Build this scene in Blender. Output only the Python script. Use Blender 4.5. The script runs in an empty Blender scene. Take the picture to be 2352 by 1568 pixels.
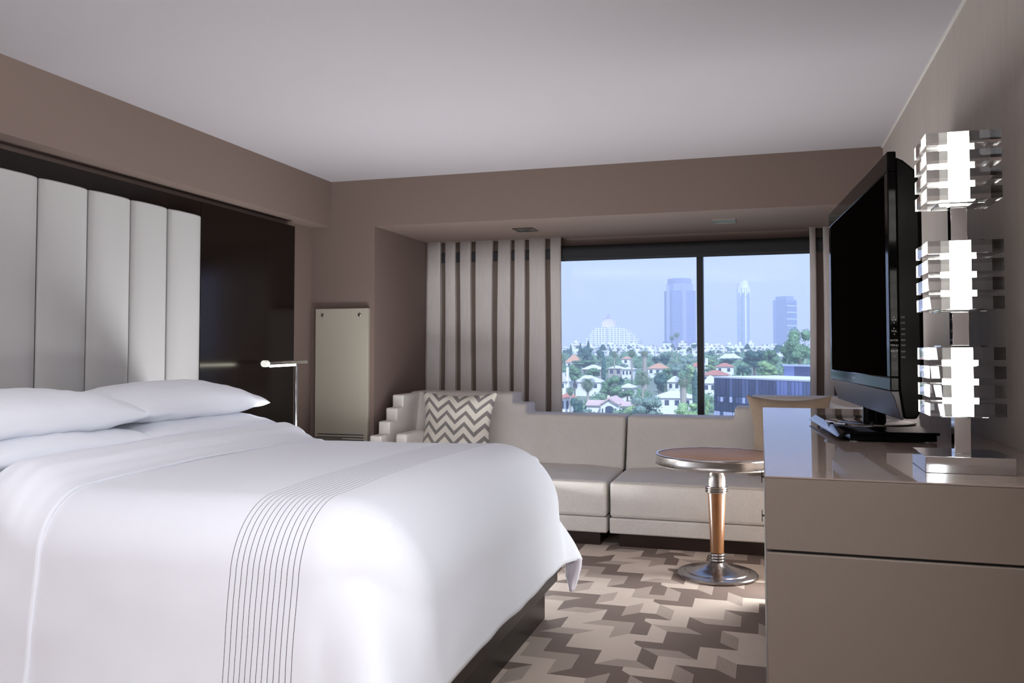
import bpy, bmesh, math, random
from math import sin, cos, pi, radians, sqrt, atan2, floor, exp
from mathutils import Vector, Matrix, noise
SC = bpy.context.scene
COL = SC.collection
rnd = random.Random(7)

# ---------------------------------------------------------------- colours and materials
def lin(c):
    c = c / 255.0
    return c / 12.92 if c <= 0.04045 else ((c + 0.055) / 1.055) ** 2.4
def rgb(r, g, b): return (lin(r), lin(g), lin(b), 1.0)

class NT:
    def __init__(s, name):
        s.m = bpy.data.materials.new(name); s.m.use_nodes = True
        s.t = s.m.node_tree; s.b = s.t.nodes['Principled BSDF']; s.out = s.t.nodes['Material Output']
    def n(s, typ, **k):
        nd = s.t.nodes.new(typ)
        for a, v in k.items(): setattr(nd, a, v)
        return nd
    def l(s, a, b): s.t.links.new(a, b)
    def math(s, op, a, b=None, c=None):
        nd = s.n('ShaderNodeMath', operation=op)
        for i, v in enumerate((a, b, c)):
            if v is None: continue
            if isinstance(v, (int, float)): nd.inputs[i].default_value = v
            else: s.l(v, nd.inputs[i])
        return nd.outputs[0]
    def mix(s, f, a, b):
        nd = s.n('ShaderNodeMix', data_type='RGBA')
        if isinstance(f, (int, float)): nd.inputs[0].default_value = f
        else: s.l(f, nd.inputs[0])
        for i, v in ((6, a), (7, b)):
            if isinstance(v, tuple): nd.inputs[i].default_value = v
            else: s.l(v, nd.inputs[i])
        return nd.outputs[2]
    def coords(s, kind='Object', scale=(1, 1, 1)):
        tc = s.n('ShaderNodeTexCoord'); mp = s.n('ShaderNodeMapping')
        mp.inputs['Scale'].default_value = scale
        s.l(tc.outputs[kind], mp.inputs[0]); return mp.outputs[0]
    def pos(s):
        g = s.n('ShaderNodeNewGeometry'); x = s.n('ShaderNodeSeparateXYZ'); s.l(g.outputs['Position'], x.inputs[0]); return x.outputs
    def noise(s, vec, scale, detail=3, rough=.55):
        nd = s.n('ShaderNodeTexNoise'); nd.inputs['Scale'].default_value = scale
        nd.inputs['Detail'].default_value = detail; nd.inputs['Roughness'].default_value = rough
        if vec is not None: s.l(vec, nd.inputs['Vector'])
        return nd.outputs['Fac']
    def bump(s, h, strength=.2, dist=.01):
        nd = s.n('ShaderNodeBump'); nd.inputs['Strength'].default_value = strength; nd.inputs['Distance'].default_value = dist
        s.l(h, nd.inputs['Height']); s.l(nd.outputs[0], s.b.inputs['Normal'])
    def setp(s, **k):
        names = dict(color='Base Color', rough='Roughness', metal='Metallic', ior='IOR', trans='Transmission Weight', coat='Coat Weight',
                     coatr='Coat Roughness', sheen='Sheen Weight', emit='Emission Color', es='Emission Strength', spec='Specular IOR Level', sss='Subsurface Weight')
        for a, v in k.items():
            i = s.b.inputs[names[a]]
            if hasattr(v, 'is_linked') or hasattr(v, 'node'): s.l(v, i)
            else: i.default_value = v
        return s

def plain(name, c, rough=.5, metal=0, **k):
    return NT(name).setp(color=c, rough=rough, metal=metal, **k).m

def weave(name, c, dark, scale=260, strength=.35, rough=.9, sheen=.15, stretch=(1, 1, 1)):
    t = NT(name); v = t.coords('Object', stretch)
    a = t.noise(v, scale, 2, .7); b = t.noise(v, 9, 3)
    rp = t.n('ShaderNodeMapRange'); rp.inputs[1].default_value = .33; rp.inputs[2].default_value = .67; t.l(a, rp.inputs[0])
    f = t.math('ADD', t.math('MULTIPLY', rp.outputs[0], .75), t.math('MULTIPLY', b, .35))
    t.setp(color=t.mix(f, dark, c), rough=rough, sheen=sheen); t.bump(a, strength, .003); return t.m

def painted(name, c, var=.06, rough=.7):
    t = NT(name); v = t.coords('Object')
    a = t.noise(v, 90, 3); b = t.noise(v, 1.3, 2)
    d = tuple(x * (1 - var) for x in c[:3]) + (1,)
    t.setp(color=t.mix(b, d, c), rough=rough, spec=.3); t.bump(a, .06, .002); return t.m

# ---------------------------------------------------------------- mesh building
class MB:
    def __init__(s): s.v = []; s.f = []; s.mi = []; s.uv = {}
    def add(s, vs, fs, mi=0):
        o = len(s.v); s.v += [tuple(p) for p in vs]
        for f in fs: s.f.append(tuple(i + o for i in f)); s.mi.append(mi)
        return o
    def box(s, x0, x1, y0, y1, z0, z1, mi=0):
        vs = [(x, y, z) for z in (z0, z1) for y in (y0, y1) for x in (x0, x1)]
        s.add(vs, [(0, 2, 3, 1), (4, 5, 7, 6), (0, 1, 5, 4), (2, 6, 7, 3), (0, 4, 6, 2), (1, 3, 7, 5)], mi); return s
    def obox(s, c, size, rz=0, mi=0):
        x, y, z = size; M = Matrix.Translation(c) @ Matrix.Rotation(rz, 4, 'Z')
        vs = [M @ Vector((a * x / 2, b * y / 2, d * z / 2)) for d in (-1, 1) for b in (-1, 1) for a in (-1, 1)]
        s.add(vs, [(0, 2, 3, 1), (4, 5, 7, 6), (0, 1, 5, 4), (2, 6, 7, 3), (0, 4, 6, 2), (1, 3, 7, 5)], mi); return s
    def prism(s, poly, axis, a, b, mi=0):
        """poly: 2D outline; extruded along axis from a to b. Outline order for X:(y,z) Y:(x,z) Z:(x,y)."""
        n = len(poly)
        def P(p, t): return {'X': (t, p[0], p[1]), 'Y': (p[0], t, p[1]), 'Z': (p[0], p[1], t)}[axis]
        vs = [P(p, a) for p in poly] + [P(p, b) for p in poly]
        s.add(vs, [tuple(range(n)), tuple(range(2 * n - 1, n - 1, -1))] + [(i, i + n, (i + 1) % n + n, (i + 1) % n) for i in range(n)], mi); return s
    def lathe(s, prof, c=(0, 0, 0), n=32, mi=0):
        """prof: (radius, z) from bottom to top."""
        vs = []; m = len(prof)
        for r, z in prof:
            for k in range(n):
                a = 2 * pi * k / n; vs.append((c[0] + r * cos(a), c[1] + r * sin(a), c[2] + z))
        fs = [(i * n + k, i * n + (k + 1) % n, (i + 1) * n + (k + 1) % n, (i + 1) * n + k) for i in range(m - 1) for k in range(n)]
        fs += [tuple(range(n - 1, -1, -1)), tuple(range((m - 1) * n, m * n))]
        s.add(vs, fs, mi); return s
    def tube(s, pts, r, n=10, mi=0):
        pts = [Vector(p) for p in pts]; rs = r if isinstance(r, (list, tuple)) else [r] * len(pts); vs = []
        for i, p in enumerate(pts):
            d = (pts[min(i + 1, len(pts) - 1)] - pts[max(i - 1, 0)]).normalized()
            u = d.cross(Vector((0, 0, 1)) if abs(d.z) < .9 else Vector((1, 0, 0))).normalized(); w = d.cross(u)
            for k in range(n):
                a = 2 * pi * k / n; vs.append(p + (u * cos(a) + w * sin(a)) * rs[i])
        m = len(pts)
        fs = [(i * n + k, i * n + (k + 1) % n, (i + 1) * n + (k + 1) % n, (i + 1) * n + k) for i in range(m - 1) for k in range(n)]
        fs += [tuple(range(n - 1, -1, -1)), tuple(range((m - 1) * n, m * n))]
        s.add(vs, fs, mi); return s
    def grid(s, fn, nu, nv, mi=0, uv=None, closed=False):
        o = len(s.v)
        for j in range(nv + 1):
            for i in range(nu + 1):
                s.v.append(tuple(fn(i / nu, j / nv)))
                if uv: s.uv[o + j * (nu + 1) + i] = uv(i / nu, j / nv)
        for j in range(nv):
            for i in range(nu):
                a = o + j * (nu + 1) + i
                s.f.append((a, a + 1, a + nu + 2, a + nu + 1)); s.mi.append(mi)
        return s
    def xform(s, M): s.v = [tuple(M @ Vector(p)) for p in s.v]; return s
    def build(s, name, mats, parent=None, smooth=False, bevel=0, seg=2, local=False, solid=0, solid_off=-1, sub=0, weld=0, recalc=True, angle=40):
        off = Vector(parent.location) if (parent is not None and not local) else Vector((0, 0, 0))
        pp = parent.parent if parent is not None else None
        while pp is not None and not local: off = off + Vector(pp.location); pp = pp.parent
        me = bpy.data.meshes.new(name)
        me.from_pydata([tuple(Vector(p) - off) for p in s.v], [], s.f)
        if not isinstance(mats, (list, tuple)): mats = [mats]
        for m in mats: me.materials.append(m)
        if len(mats) > 1: me.polygons.foreach_set('material_index', s.mi)
        if s.uv:
            L = me.uv_layers.new(name='UVMap')
            for lp in me.loops: L.data[lp.index].uv = s.uv.get(lp.vertex_index, (0, 0))
        if weld or recalc:
            b = bmesh.new(); b.from_mesh(me)
            if weld: bmesh.ops.remove_doubles(b, verts=b.verts, dist=weld)
            if recalc: bmesh.ops.recalc_face_normals(b, faces=b.faces)
            b.to_mesh(me); b.free()
        me.update()
        o = bpy.data.objects.new(name, me); COL.objects.link(o)
        if parent is not None: o.parent = parent
        if solid:
            md = o.modifiers.new('Solidify', 'SOLIDIFY'); md.thickness = solid; md.offset = solid_off
        if bevel:
            md = o.modifiers.new('Bevel', 'BEVEL'); md.width = bevel; md.segments = seg; md.limit_method = 'ANGLE'; md.angle_limit = radians(35)
        if sub:
            md = o.modifiers.new('Subdivision', 'SUBSURF'); md.levels = sub; md.render_levels = sub
        if smooth or bevel:
            for p in me.polygons: p.use_smooth = True
            if not sub:
                try:
                    me.set_sharp_from_angle(angle=radians(angle))
                except Exception: pass
        return o

def tag(o, label=None, cat=None, group=None, kind=None):
    if label: o['label'] = label
    if cat: o['category'] = cat
    if group: o['group'] = group
    if kind: o['kind'] = kind
    return o
def thing(name, loc, label, cat, group=None, rz=0):
    o = bpy.data.objects.new(name, None); COL.objects.link(o); o.location = loc; o.rotation_euler = (0, 0, rz)
    o.empty_display_size = .1
    return tag(o, label, cat, group)
def copy_tree(o, parent=None):
    c = o.copy(); COL.objects.link(c)
    if parent is not None: c.parent = parent
    for ch in list(o.children): copy_tree(ch, c)
    return c

# ---------------------------------------------------------------- camera
CAMZ = 1.15
cam_d = bpy.data.cameras.new('camera'); cam = bpy.data.objects.new('camera', cam_d); COL.objects.link(cam)
F_PX = 1935.86; YAW = radians(16.844); PITCH = radians(1.953); CX = 1176.0; CY = 784 - 42.37
cam_d.sensor_fit = 'HORIZONTAL'; cam_d.sensor_width = 36.0; cam_d.lens = 36.0 * F_PX / 2352.0
cam_d.shift_y = -42.37 / 2352.0
cam_d.clip_start = .02; cam_d.clip_end = 9000
cam.location = (0, 0, CAMZ); cam.rotation_euler = (pi / 2 + PITCH, 0, YAW)
SC.camera = cam
_F = Vector((-sin(YAW) * cos(PITCH), cos(YAW) * cos(PITCH), sin(PITCH))); _R = Vector((cos(YAW), sin(YAW), 0)); _U = _R.cross(_F)
def at(u, v, Y):
    """the point of the plane y = Y seen at that place of the photograph"""
    d = _F + _R * ((u - CX) / F_PX) - _U * ((v - CY) / F_PX)
    return Vector((0, 0, CAMZ)) + d * (Y / d.y)
# ================================================================ THE ROOM
CEIL = 2.326; LX = -3.034; RX = .645; YB = 5.2; YW = 6.2; YF = -2.2; BEAM = 2.004; RECX = -2.551; SOF = -2.884
m_wall = painted('brown taupe paint', rgb(114, 97, 89))
m_ceil = painted('ceiling paint', rgb(150, 144, 146), .02, .85)
m_trim = plain('ceiling edge bead', rgb(176, 170, 164), .6)
m_dark = plain('dark reveal', rgb(20, 17, 15), .6)

def strie():
    t = NT('vertical grain wallpaper'); v = t.coords('Object', (1, 240, 3)); a = t.noise(v, 1.0, 3, .6)
    v2 = t.coords('Object', (1, 900, 60)); b = t.noise(v2, 1.0, 2, .6)
    f = t.math('ADD', t.math('MULTIPLY', a, .65), t.math('MULTIPLY', b, .55))
    t.setp(color=t.mix(f, rgb(114, 102, 95), rgb(170, 160, 152)), rough=.75, spec=.3); t.bump(a, .12, .002); return t.m
m_paper = strie()

def struct(name, mb, m, **k):
    o = mb.build(name, m, **k); o['kind'] = 'structure'; return o

T = .12
struct('wall_left', MB().box(LX - T, LX, YF, YB + T, 0, CEIL + T), m_wall)
struct('trim_2', MB().box(LX, SOF, YF, YB, 2.013, CEIL), m_wall)
struct('wall_right', MB().box(RX, RX + T, YF, YW + .3, 0, CEIL + T), m_paper)
struct('wall_front', MB().box(LX, RX, YF - T, YF, 0, CEIL), plain('darkened front wall', rgb(52, 42, 37), .5))  # unseen wall, coloured dark to deepen the chrome reflections
wb = MB()
wb.box(LX, RECX, YB, YW + .3, 0, CEIL + T)                # pier to the left of the window recess
wb.box(RECX, RX, YB, YW + .3, BEAM, CEIL + T)             # beam over the recess
wb.box(RECX, RX, YW, YW + .22, 1.935, BEAM)               # header over the glass
wb.box(RECX, RX, YW, YW + .22, 0, .6)                     # parapet under the glass
struct('wall_back', wb, m_wall)
struct('ceiling', MB().box(LX - T, RX + T, YF - T, YB, CEIL, CEIL + T), m_ceil)
struct('trim_1', MB().box(RX - .009, RX, YF, YB, CEIL - .009, CEIL), m_trim)

# window: dark frame with one mullion, two panes
m_frame = plain('dark bronze frame', rgb(34, 33, 35), .45)
tg = NT('window glass'); tr = tg.n('ShaderNodeBsdfTransparent'); tr.inputs[0].default_value = (.87, .935, 1, 1)
gl = tg.n('ShaderNodeBsdfGlossy'); gl.inputs['Roughness'].default_value = .0; mx = tg.n('ShaderNodeMixShader'); mx.inputs[0].default_value = .012
tg.l(tr.outputs[0], mx.inputs[1]); tg.l(gl.outputs[0], mx.inputs[2]); tg.l(mx.outputs[0], tg.out.inputs[0]); m_glass = tg.m
win = thing('window_1', (-.95, YW + .1, .6), 'wide window with dark frame behind the sofa', 'window'); win['kind'] = 'structure'; del win['category']
wf = MB(); zt = 1.935
wf.box(RECX, RX, YW + .04, YW + .12, .6, .66).box(RECX, RX, YW + .04, YW + .12, zt - .06, zt).box(RECX, RECX + .05, YW + .04, YW + .12, .66, zt - .06).box(RX - .05, RX, YW + .04, YW + .12, .66, zt - .06)
wf.box(-.486, -.441, YW + .03, YW + .12, .66, zt - .06)
wf.build('window_frame', m_frame, win)
MB().box(RECX + .05, -.486, YW + .078, YW + .084, .66, zt - .06).build('pane', m_glass, win)
MB().box(-.441, RX - .05, YW + .078, YW + .084, .66, zt - .06).build('pane', m_glass, win)

# dark roller blind under the header
rb = thing('roller_blind', (-.6, YW - .03, 1.9), 'black roller blind rolled up along the top of the window', 'blind')
m_blind = plain('black blind cloth', rgb(38, 38, 41), .75)
pr = [(YW - .075, 1.843), (YW - .005, 1.843), (YW - .005, 1.947), (YW - .02, 1.947)]
pr += [(YW - .02 - .055 * sin(a), 1.897 + .05 * cos(a)) for a in [k * pi / 2 / 8 for k in range(1, 9)]]
MB().prism(pr, 'X', RECX + .03, RX - .03).build('cassette', m_blind, rb, smooth=True)
MB().box(RECX + .04, RX - .04, YW - .02, YW - .012, 1.832, 1.846).build('bottom_bar', plain('blind bar', rgb(48, 48, 50), .5), rb)

# ---- carpet: interlocking block pattern woven into the floor
PX, PY, OX, OY = .0719, .0732, -.119, 3.765
DP = [
 [(-13,13),(-11,13),(-11,11),(-9,11),(-9,9),(-7,9),(-7,7),(-5.5,7),(-5.5,6.5),(-5,6),(-3,6),(-2,5),(-2,7),(-3,8),(-1,8),(0,7),(0,9),(3,9),(3,5),(0,5),(-1,6),(-1,4),(-3,4),(-3,2),(-5,2),(-5.5,2.5),(-5.5,3),(-4,3),(-5,4),(-6,4),(-6,6),(-7,5),(-9,5),(-8,6),(-8,8),(-10,8),(-10,10),(-11,9),(-13,9)],
 [(-13,3),(-9,3),(-9,1),(-7,1),(-7,-1),(-6,0),(-5,0),(-4,-1),(-5.5,-1),(-5.5,-1.5),(-5,-2),(-5,-4),(-6,-4),(-6,-2),(-8,-2),(-8,0),(-10,0),(-11,-1),(-11,1),(-10,2),(-12,2),(-13,1)],
 [(1,4),(3,4),(3,2),(1,2)],
 [(-3,0),(-2,-1),(0,-1),(0,1),(-1,2),(3,2),(3,-2),(-1,-2),(-1,-4),(0,-5),(-2,-5),(-2,-7),(-3,-6),(-5,-6),(-5.5,-5.5),(-5.5,-5),(-4,-5),(-4,-3),(-2,-3),(-3,-2)],
 [(-5,-6),(-4,-7),(-4,-9),(-5,-8)],
 [(-11,-3),(-10,-2),(-10,-4),(-11,-5),(-13,-5),(-13,-3)],
 [(-11,-7),(-11,-9),(-10,-8),(-8,-8),(-9,-9),(-9,-11),(-7,-11),(-7,-9),(-9,-7)],
 [(-13,5),(-12,6),(-10,6),(-11,5)],
]
SP = [
 [(-3,8),(-2,7),(-2,5),(-3,6)], [(-1,6),(0,5),(0,3),(-1,4)], [(-7,7),(-6,8),(-5,8),(-4,7)], [(-9,7),(-8,8),(-8,6),(-9,5)],
 [(-7,5),(-6,6),(-6,4),(-5,4),(-4,3),(-5.5,3),(-7,3)], [(-9,3),(-8,4),(-8,2),(-9,1)], [(-7,1),(-6,2),(-6,0),(-7,-1)], [(-5,2),(-4,1),(-4,-1),(-5,0)],
 [(-13,1),(-12,2),(-10,2),(-11,1)], [(-11,-1),(-10,0),(-8,0),(-9,-1)], [(-9,-3),(-8,-2),(-6,-2),(-6,-4),(-7,-5),(-7,-3)],
 [(-3,0),(-1,0),(-1,2),(0,1),(0,-1),(-2,-1)], [(-5,-2),(-3,-2),(-2,-3),(-4,-3)], [(-1,-2),(0,-3),(0,-5),(-1,-4)], [(-5,-6),(-3,-6),(-2,-7),(-4,-7)],
 [(-1,-6),(0,-7),(0,-9),(-1,-8)], [(-11,-5),(-10,-4),(-8,-4),(-9,-5)], [(-12,-6),(-10,-6),(-11,-7),(-13,-7)], [(-11,-9),(-10,-8),(-8,-8),(-9,-9)],
 [(-7,-11),(-6,-10),(-6,-12),(-7,-13)], [(-11,9),(-10,10),(-10,8),(-11,7)], [(-11,11),(-10,12),(-8,12),(-9,11)], [(1,0),(2,-1),(2,-3),(1,-2)], [(-5,-10),(-4,-11),(-4,-13),(-5,-12)],
 [(-11,-11),(-10,-10),(-10,-12),(-11,-13)],
]
def inside(x, y, poly):
    c = False; n = len(poly); j = n - 1
    for i in range(n):
        xi, yi = poly[i]; xj, yj = poly[j]
        if (yi > y) != (yj > y) and x < (xj - xi) * (y - yi) / (yj - yi) + xi: c = not c
        j = i
    return c
def tone(x, y):
    x = (x + 13.0) % 16.0 - 13.0; y = (y + 9.0) % 16.0 - 9.0
    for dy in (0, 16, -16):
        for p in SP:
            if inside(x, y + dy, p): return 2
    for dy in (0, 16, -16):
        for p in DP:
            if inside(x, y + dy, p): return 1
    return 0
SUBT = []
for a in (0, .5):
    for b in (0, .5):
        c = (a + .25, b + .25); q = [(a, b), (a + .5, b), (a + .5, b + .5), (a, b + .5)]
        SUBT += [(q[k], q[(k + 1) % 4], c) for k in range(4)]
tones = {}
def cell(i, j):
    key = ((i + 13) % 16, (j + 9) % 16)
    if key not in tones:
        tones[key] = [tone(i + (t[0][0] + t[1][0] + t[2][0]) / 3, j + (t[0][1] + t[1][1] + t[2][1]) / 3) for t in SUBT]
    return tones[key]
def carpet(name, c0, c1=None):
    t = NT(name); p = t.pos(); v = t.coords('Object'); nz = t.noise(v, 420, 2, .7); big = t.noise(v, 5, 3)
    if c1:
        w = t.math('SINE', t.math('MULTIPLY', p[0], 2 * pi * 13 / PX)); fac = t.math('MULTIPLY_ADD', t.math('GREATER_THAN', w, -.1), .62, .2); col = t.mix(fac, c0, c1)
    else: col = c0
    br = t.math('ADD', .50, t.math('ADD', t.math('MULTIPLY', nz, .80), t.math('MULTIPLY', big, .24)))
    hs = t.n('ShaderNodeVectorMath', operation='SCALE'); 
    if isinstance(col, tuple): hs.inputs[0].default_value = col[:3]
    else: t.l(col, hs.inputs[0])
    t.l(br, hs.inputs['Scale']); t.setp(color=hs.outputs[0], rough=.95, spec=.1, sheen=.1); t.bump(nz, .5, .004); return t.m
cL, cD = rgb(198, 181, 166), rgb(113, 94, 83)
fm = MB(); i0, i1 = floor((LX - OX) / PX) - 1, floor((RX - OX) / PX) + 2; j0, j1 = floor((YF - OY) / PY) - 1, floor((YW - OY) / PY) + 2
for i in range(i0, i1):
    for j in range(j0, j1):
        tn = cell(i, j); P = lambda a: (min(max(OX + (i + a[0]) * PX, LX - .1), RX + .1), OY + (j + a[1]) * PY, 0)
        if len(set(tn)) == 1: fm.add([P((0, 0)), P((1, 0)), P((1, 1)), P((0, 1))], [(0, 1, 2, 3)], tn[0])
        else:
            for t_, k in zip(SUBT, tn): fm.add([P(q) for q in t_], [(0, 1, 2)], k)
fl = fm.build('floor', [carpet('carpet light', cL), carpet('carpet dark', cD), carpet('carpet striped', cD, cL)], recalc=False); fl['kind'] = 'structure'

# access panel on the pier
ap = thing('access_panel', (-2.78, YB - .015, .95), 'tall cream painted panel with two screws on the brown wall', 'panel')
m_cream = painted('cream enamel', rgb(160, 152, 138), .03, .45)
MB().box(-2.983, -2.583, YB - .03, YB, .40, 1.446).build('panel', m_cream, ap, bevel=.003)
m_screw = plain('screw steel', rgb(150, 145, 138), .35, 1)
for sx in (-2.925, -2.645):
    MB().lathe([(.012, 0), (.012, .004), (.008, .007)], n=16).xform(Matrix.Translation((sx, YB - .03, 1.40)) @ Matrix.Rotation(pi / 2, 4, 'X')).build('screw', m_screw, ap, smooth=True)
for z in (.585, .567, .549, .53): MB().box(-2.96, -2.61, YB - .0315, YB - .029, z, z + .006).build('vent_slot', m_dark, ap)

# two recessed fittings in the soffit of the window recess
m_nick = plain('brushed nickel', rgb(170, 162, 152), .35, .9)
m_shade = plain('dark lens', rgb(40, 36, 30), .35)
def fitting(x, y, lab, m2):
    t = thing('recessed_downlight', (x, y, BEAM - .003), lab, 'light', 'recessed downlights above the window')
    fr = MB(); w, d, b = .072, .082, .012
    fr.box(x - w, x + w, y - d, y - d + b, BEAM - .006, BEAM).box(x - w, x + w, y + d - b, y + d, BEAM - .006, BEAM).box(x - w, x - w + b, y - d + b, y + d - b, BEAM - .006, BEAM).box(x + w - b, x + w, y - d + b, y + d - b, BEAM - .006, BEAM)
    fr.build('frame', m_nick if m2 else m_shade, t)
    MB().box(x - w + b, x + w - b, y - d + b, y + d - b, BEAM - .0035, BEAM - .001).build('lens', m_nick if m2 else m_shade, t)
fitting(-1.61, 5.64, 'square recessed downlight above the striped curtain', False)
fitting(-.26, 5.65, 'square recessed downlight above the right pane of the window', True)

# curtains: flat pleats, striped cloth whose recess colour also carries the fold shade
def cloth_curtain():
    t = NT('curtain cloth'); v = t.coords('Object', (60, 60, 2.2)); a = t.noise(v, 4, 3, .6); w = t.noise(t.coords('Object'), 300, 2)
    t.setp(color=t.mix(a, rgb(190, 182, 178), rgb(222, 215, 211)), rough=.85, sheen=.15); t.bump(w, .2, .002); return t.m
m_cur = cloth_curtain(); m_curd = plain('curtain stripe and fold shade', rgb(112, 98, 88), .9)
YC = 6.1
def curtain(edges, lab, z0, z1, depth=.034, flip=0):
    c = thing('curtain', ((edges[0] + edges[-1]) / 2, YC + .03, z1), lab, 'curtain', None)
    b = MB(); pts = []
    n = len(edges) - 1
    for k in range(n):
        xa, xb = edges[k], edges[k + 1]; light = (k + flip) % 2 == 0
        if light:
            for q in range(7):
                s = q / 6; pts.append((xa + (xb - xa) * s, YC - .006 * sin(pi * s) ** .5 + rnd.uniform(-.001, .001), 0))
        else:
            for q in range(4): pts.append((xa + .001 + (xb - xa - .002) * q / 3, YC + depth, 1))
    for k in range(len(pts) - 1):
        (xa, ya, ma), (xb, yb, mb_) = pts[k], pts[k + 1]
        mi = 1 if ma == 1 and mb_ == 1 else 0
        rows = 6; o = len(b.v)
        for r in range(rows + 1):
            z = z0 + (z1 - z0) * r / rows; sw = .004 * sin(z * 3 + xa * 9)
            b.v += [(xa + sw, ya, z), (xb + .004 * sin(z * 3 + xb * 9), yb, z)]
        for r in range(rows): b.f.append((o + 2 * r, o + 2 * r + 1, o + 2 * r + 3, o + 2 * r + 2)); b.mi.append(mi)
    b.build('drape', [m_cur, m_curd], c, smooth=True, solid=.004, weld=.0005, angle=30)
    MB().box(edges[0], edges[-1], YC + .0, YC + .03, z1 - .006, z1).build('track', m_wall, c)
    return c
ex = [-2.549,-2.434,-2.39,-2.307,-2.264,-2.179,-2.136,-2.006,-1.961,-1.864,-1.83,-1.751,-1.713,-1.588,-1.544,-1.461]
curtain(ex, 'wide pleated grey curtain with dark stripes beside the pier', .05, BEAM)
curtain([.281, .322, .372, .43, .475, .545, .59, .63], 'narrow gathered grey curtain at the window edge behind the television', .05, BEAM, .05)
# ================================================================ BED, HEADBOARD, BEDSIDE
def wood_dark():
    t = NT('espresso lacquer'); v = t.coords('Object', (6, 6, 60)); a = t.noise(v, 2, 4, .6)
    t.setp(color=t.mix(a, rgb(23, 16, 13), rgb(38, 28, 23)), rough=.32, spec=.22); return t.m
m_esp = wood_dark()
m_pan_ = plain('black brown high gloss panel', rgb(20, 13, 10), .15, spec=.22)
m_leather = painted('white upholstery leather', rgb(168, 165, 163), .02, .42)
def linen():
    t = NT('white bed linen'); v = t.coords('Object'); a = t.noise(v, 700, 2); b = t.noise(v, 14, 4, .6)
    t.setp(color=rgb(232, 234, 241), rough=.8, sheen=.2, spec=.3); t.bump(t.math('ADD', t.math('MULTIPLY', a, .25), b), .12, .004); return t.m
m_linen = linen()

hb = thing('headboard', (LX, 3.05, 0), 'channelled white upholstered headboard on a dark lacquered wall panel', 'headboard')
HX = -2.962
MB().box(LX + .001, HX, 1.2, 3.904, .02, 1.973).build('backing_panel', m_pan_, hb, bevel=.002)
MB().box(LX + .001, HX, 3.907, 4.864, .02, 1.973).build('side_panel', m_pan_, hb, bevel=.002)
ed = [1.67, 2.02, 2.287, 2.552, 2.818, 3.093, 3.362, 3.624, 3.894]
for k in range(len(ed) - 1):
    y0, y1 = ed[k] + .001, ed[k + 1] - .001; xb = HX + .001; n = 10; poly = [(xb, y0)]
    for q in range(n + 1):
        s = q / n; poly.append((xb + .010 + .020 * (1 - abs(2 * s - 1) ** 4), y0 + .004 + (y1 - y0 - .008) * s))
    poly.append((xb, y1))
    MB().prism(poly, 'Z', .30, 1.888).build('channel', m_leather, hb, smooth=True, bevel=.010, angle=60)

bed = thing('bed', (-1.9, 2.82, 0), 'large bed on a dark wooden plinth in front of the white headboard', 'bed')
MB().box(-2.925, -.93, 2.13, 3.563, 0, .15).build('plinth', m_esp, bed, bevel=.003)
MB().box(-2.928, -.888, 2.03, 3.622, .15, .315).build('bed_rail', m_esp, bed, bevel=.004)
MB().box(-2.925, -.95, 2.06, 3.59, .315, .70).build('mattress', m_linen, bed, bevel=.04, seg=4, smooth=True)

ZT = .748
XS, YS0, YS1 = -1.135, 2.13, 3.50
def drape(a, b, xs=XS, off=0.0, top=None, rf=.28, rn=.19, rfar=.15, tuck=0):
    ex = max(0.0, a - xs); ey = (b - YS1) if b > YS1 else ((b - YS0) if b < YS0 else 0.0)
    qx, qy = min(a, xs), min(max(b, YS0), YS1)
    ay = abs(ey); p_ = 2 + (1.8 if ey > 0 else .6) * min(1, sqrt(ex * ex + ay * ay) / .3); d = (ex ** p_ + ay ** p_) ** (1 / p_)
    z0 = ZT + .010 * sin((qx + 1.2) * 2.1) + .012 * (1 - ((qy - 2.82) / .75) ** 2) + .007 * noise.noise(Vector((qx * 2.6, qy * 2.6, 3.1)))
    if top: z0 += top(qx)
    if d < 1e-6: return Vector((qx, qy, z0 + off))
    ry = rfar if ey > 0 else rn
    wx = ex * ex; wy = ay * ay; r = (wx * rf + wy * ry) / (wx + wy)
    L = sqrt(wx + wy); nx, ny = ex / L, ey / L
    corner = 2 * abs(nx * ny)                      # 1 on the diagonal
    flare = .10 + (.50 if ey > 0 else .36) * corner ** (2 if ey > 0 else 3)
    r *= 1 - .18 * corner ** 2
    s = d / r
    if s < pi / 2: o, w = r * sin(s), r * (1 - cos(s))
    else:
        ex_ = d - r * pi / 2; o = r + ex_ * flare; w = r + ex_ * sqrt(1 - min(.8, flare) ** 2)
    hang = min(1, max(0, d - .15) / .5)
    wob = noise.noise(Vector((a * 3.0, b * 3.0, 7.7))) * .012 + noise.noise(Vector((a * 7.0, b * 7.0, 1.7))) * .006
    o += hang * wob + off
    return Vector((qx + nx * o, qy + ny * o, max(.02, z0 + off - w)))

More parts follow.
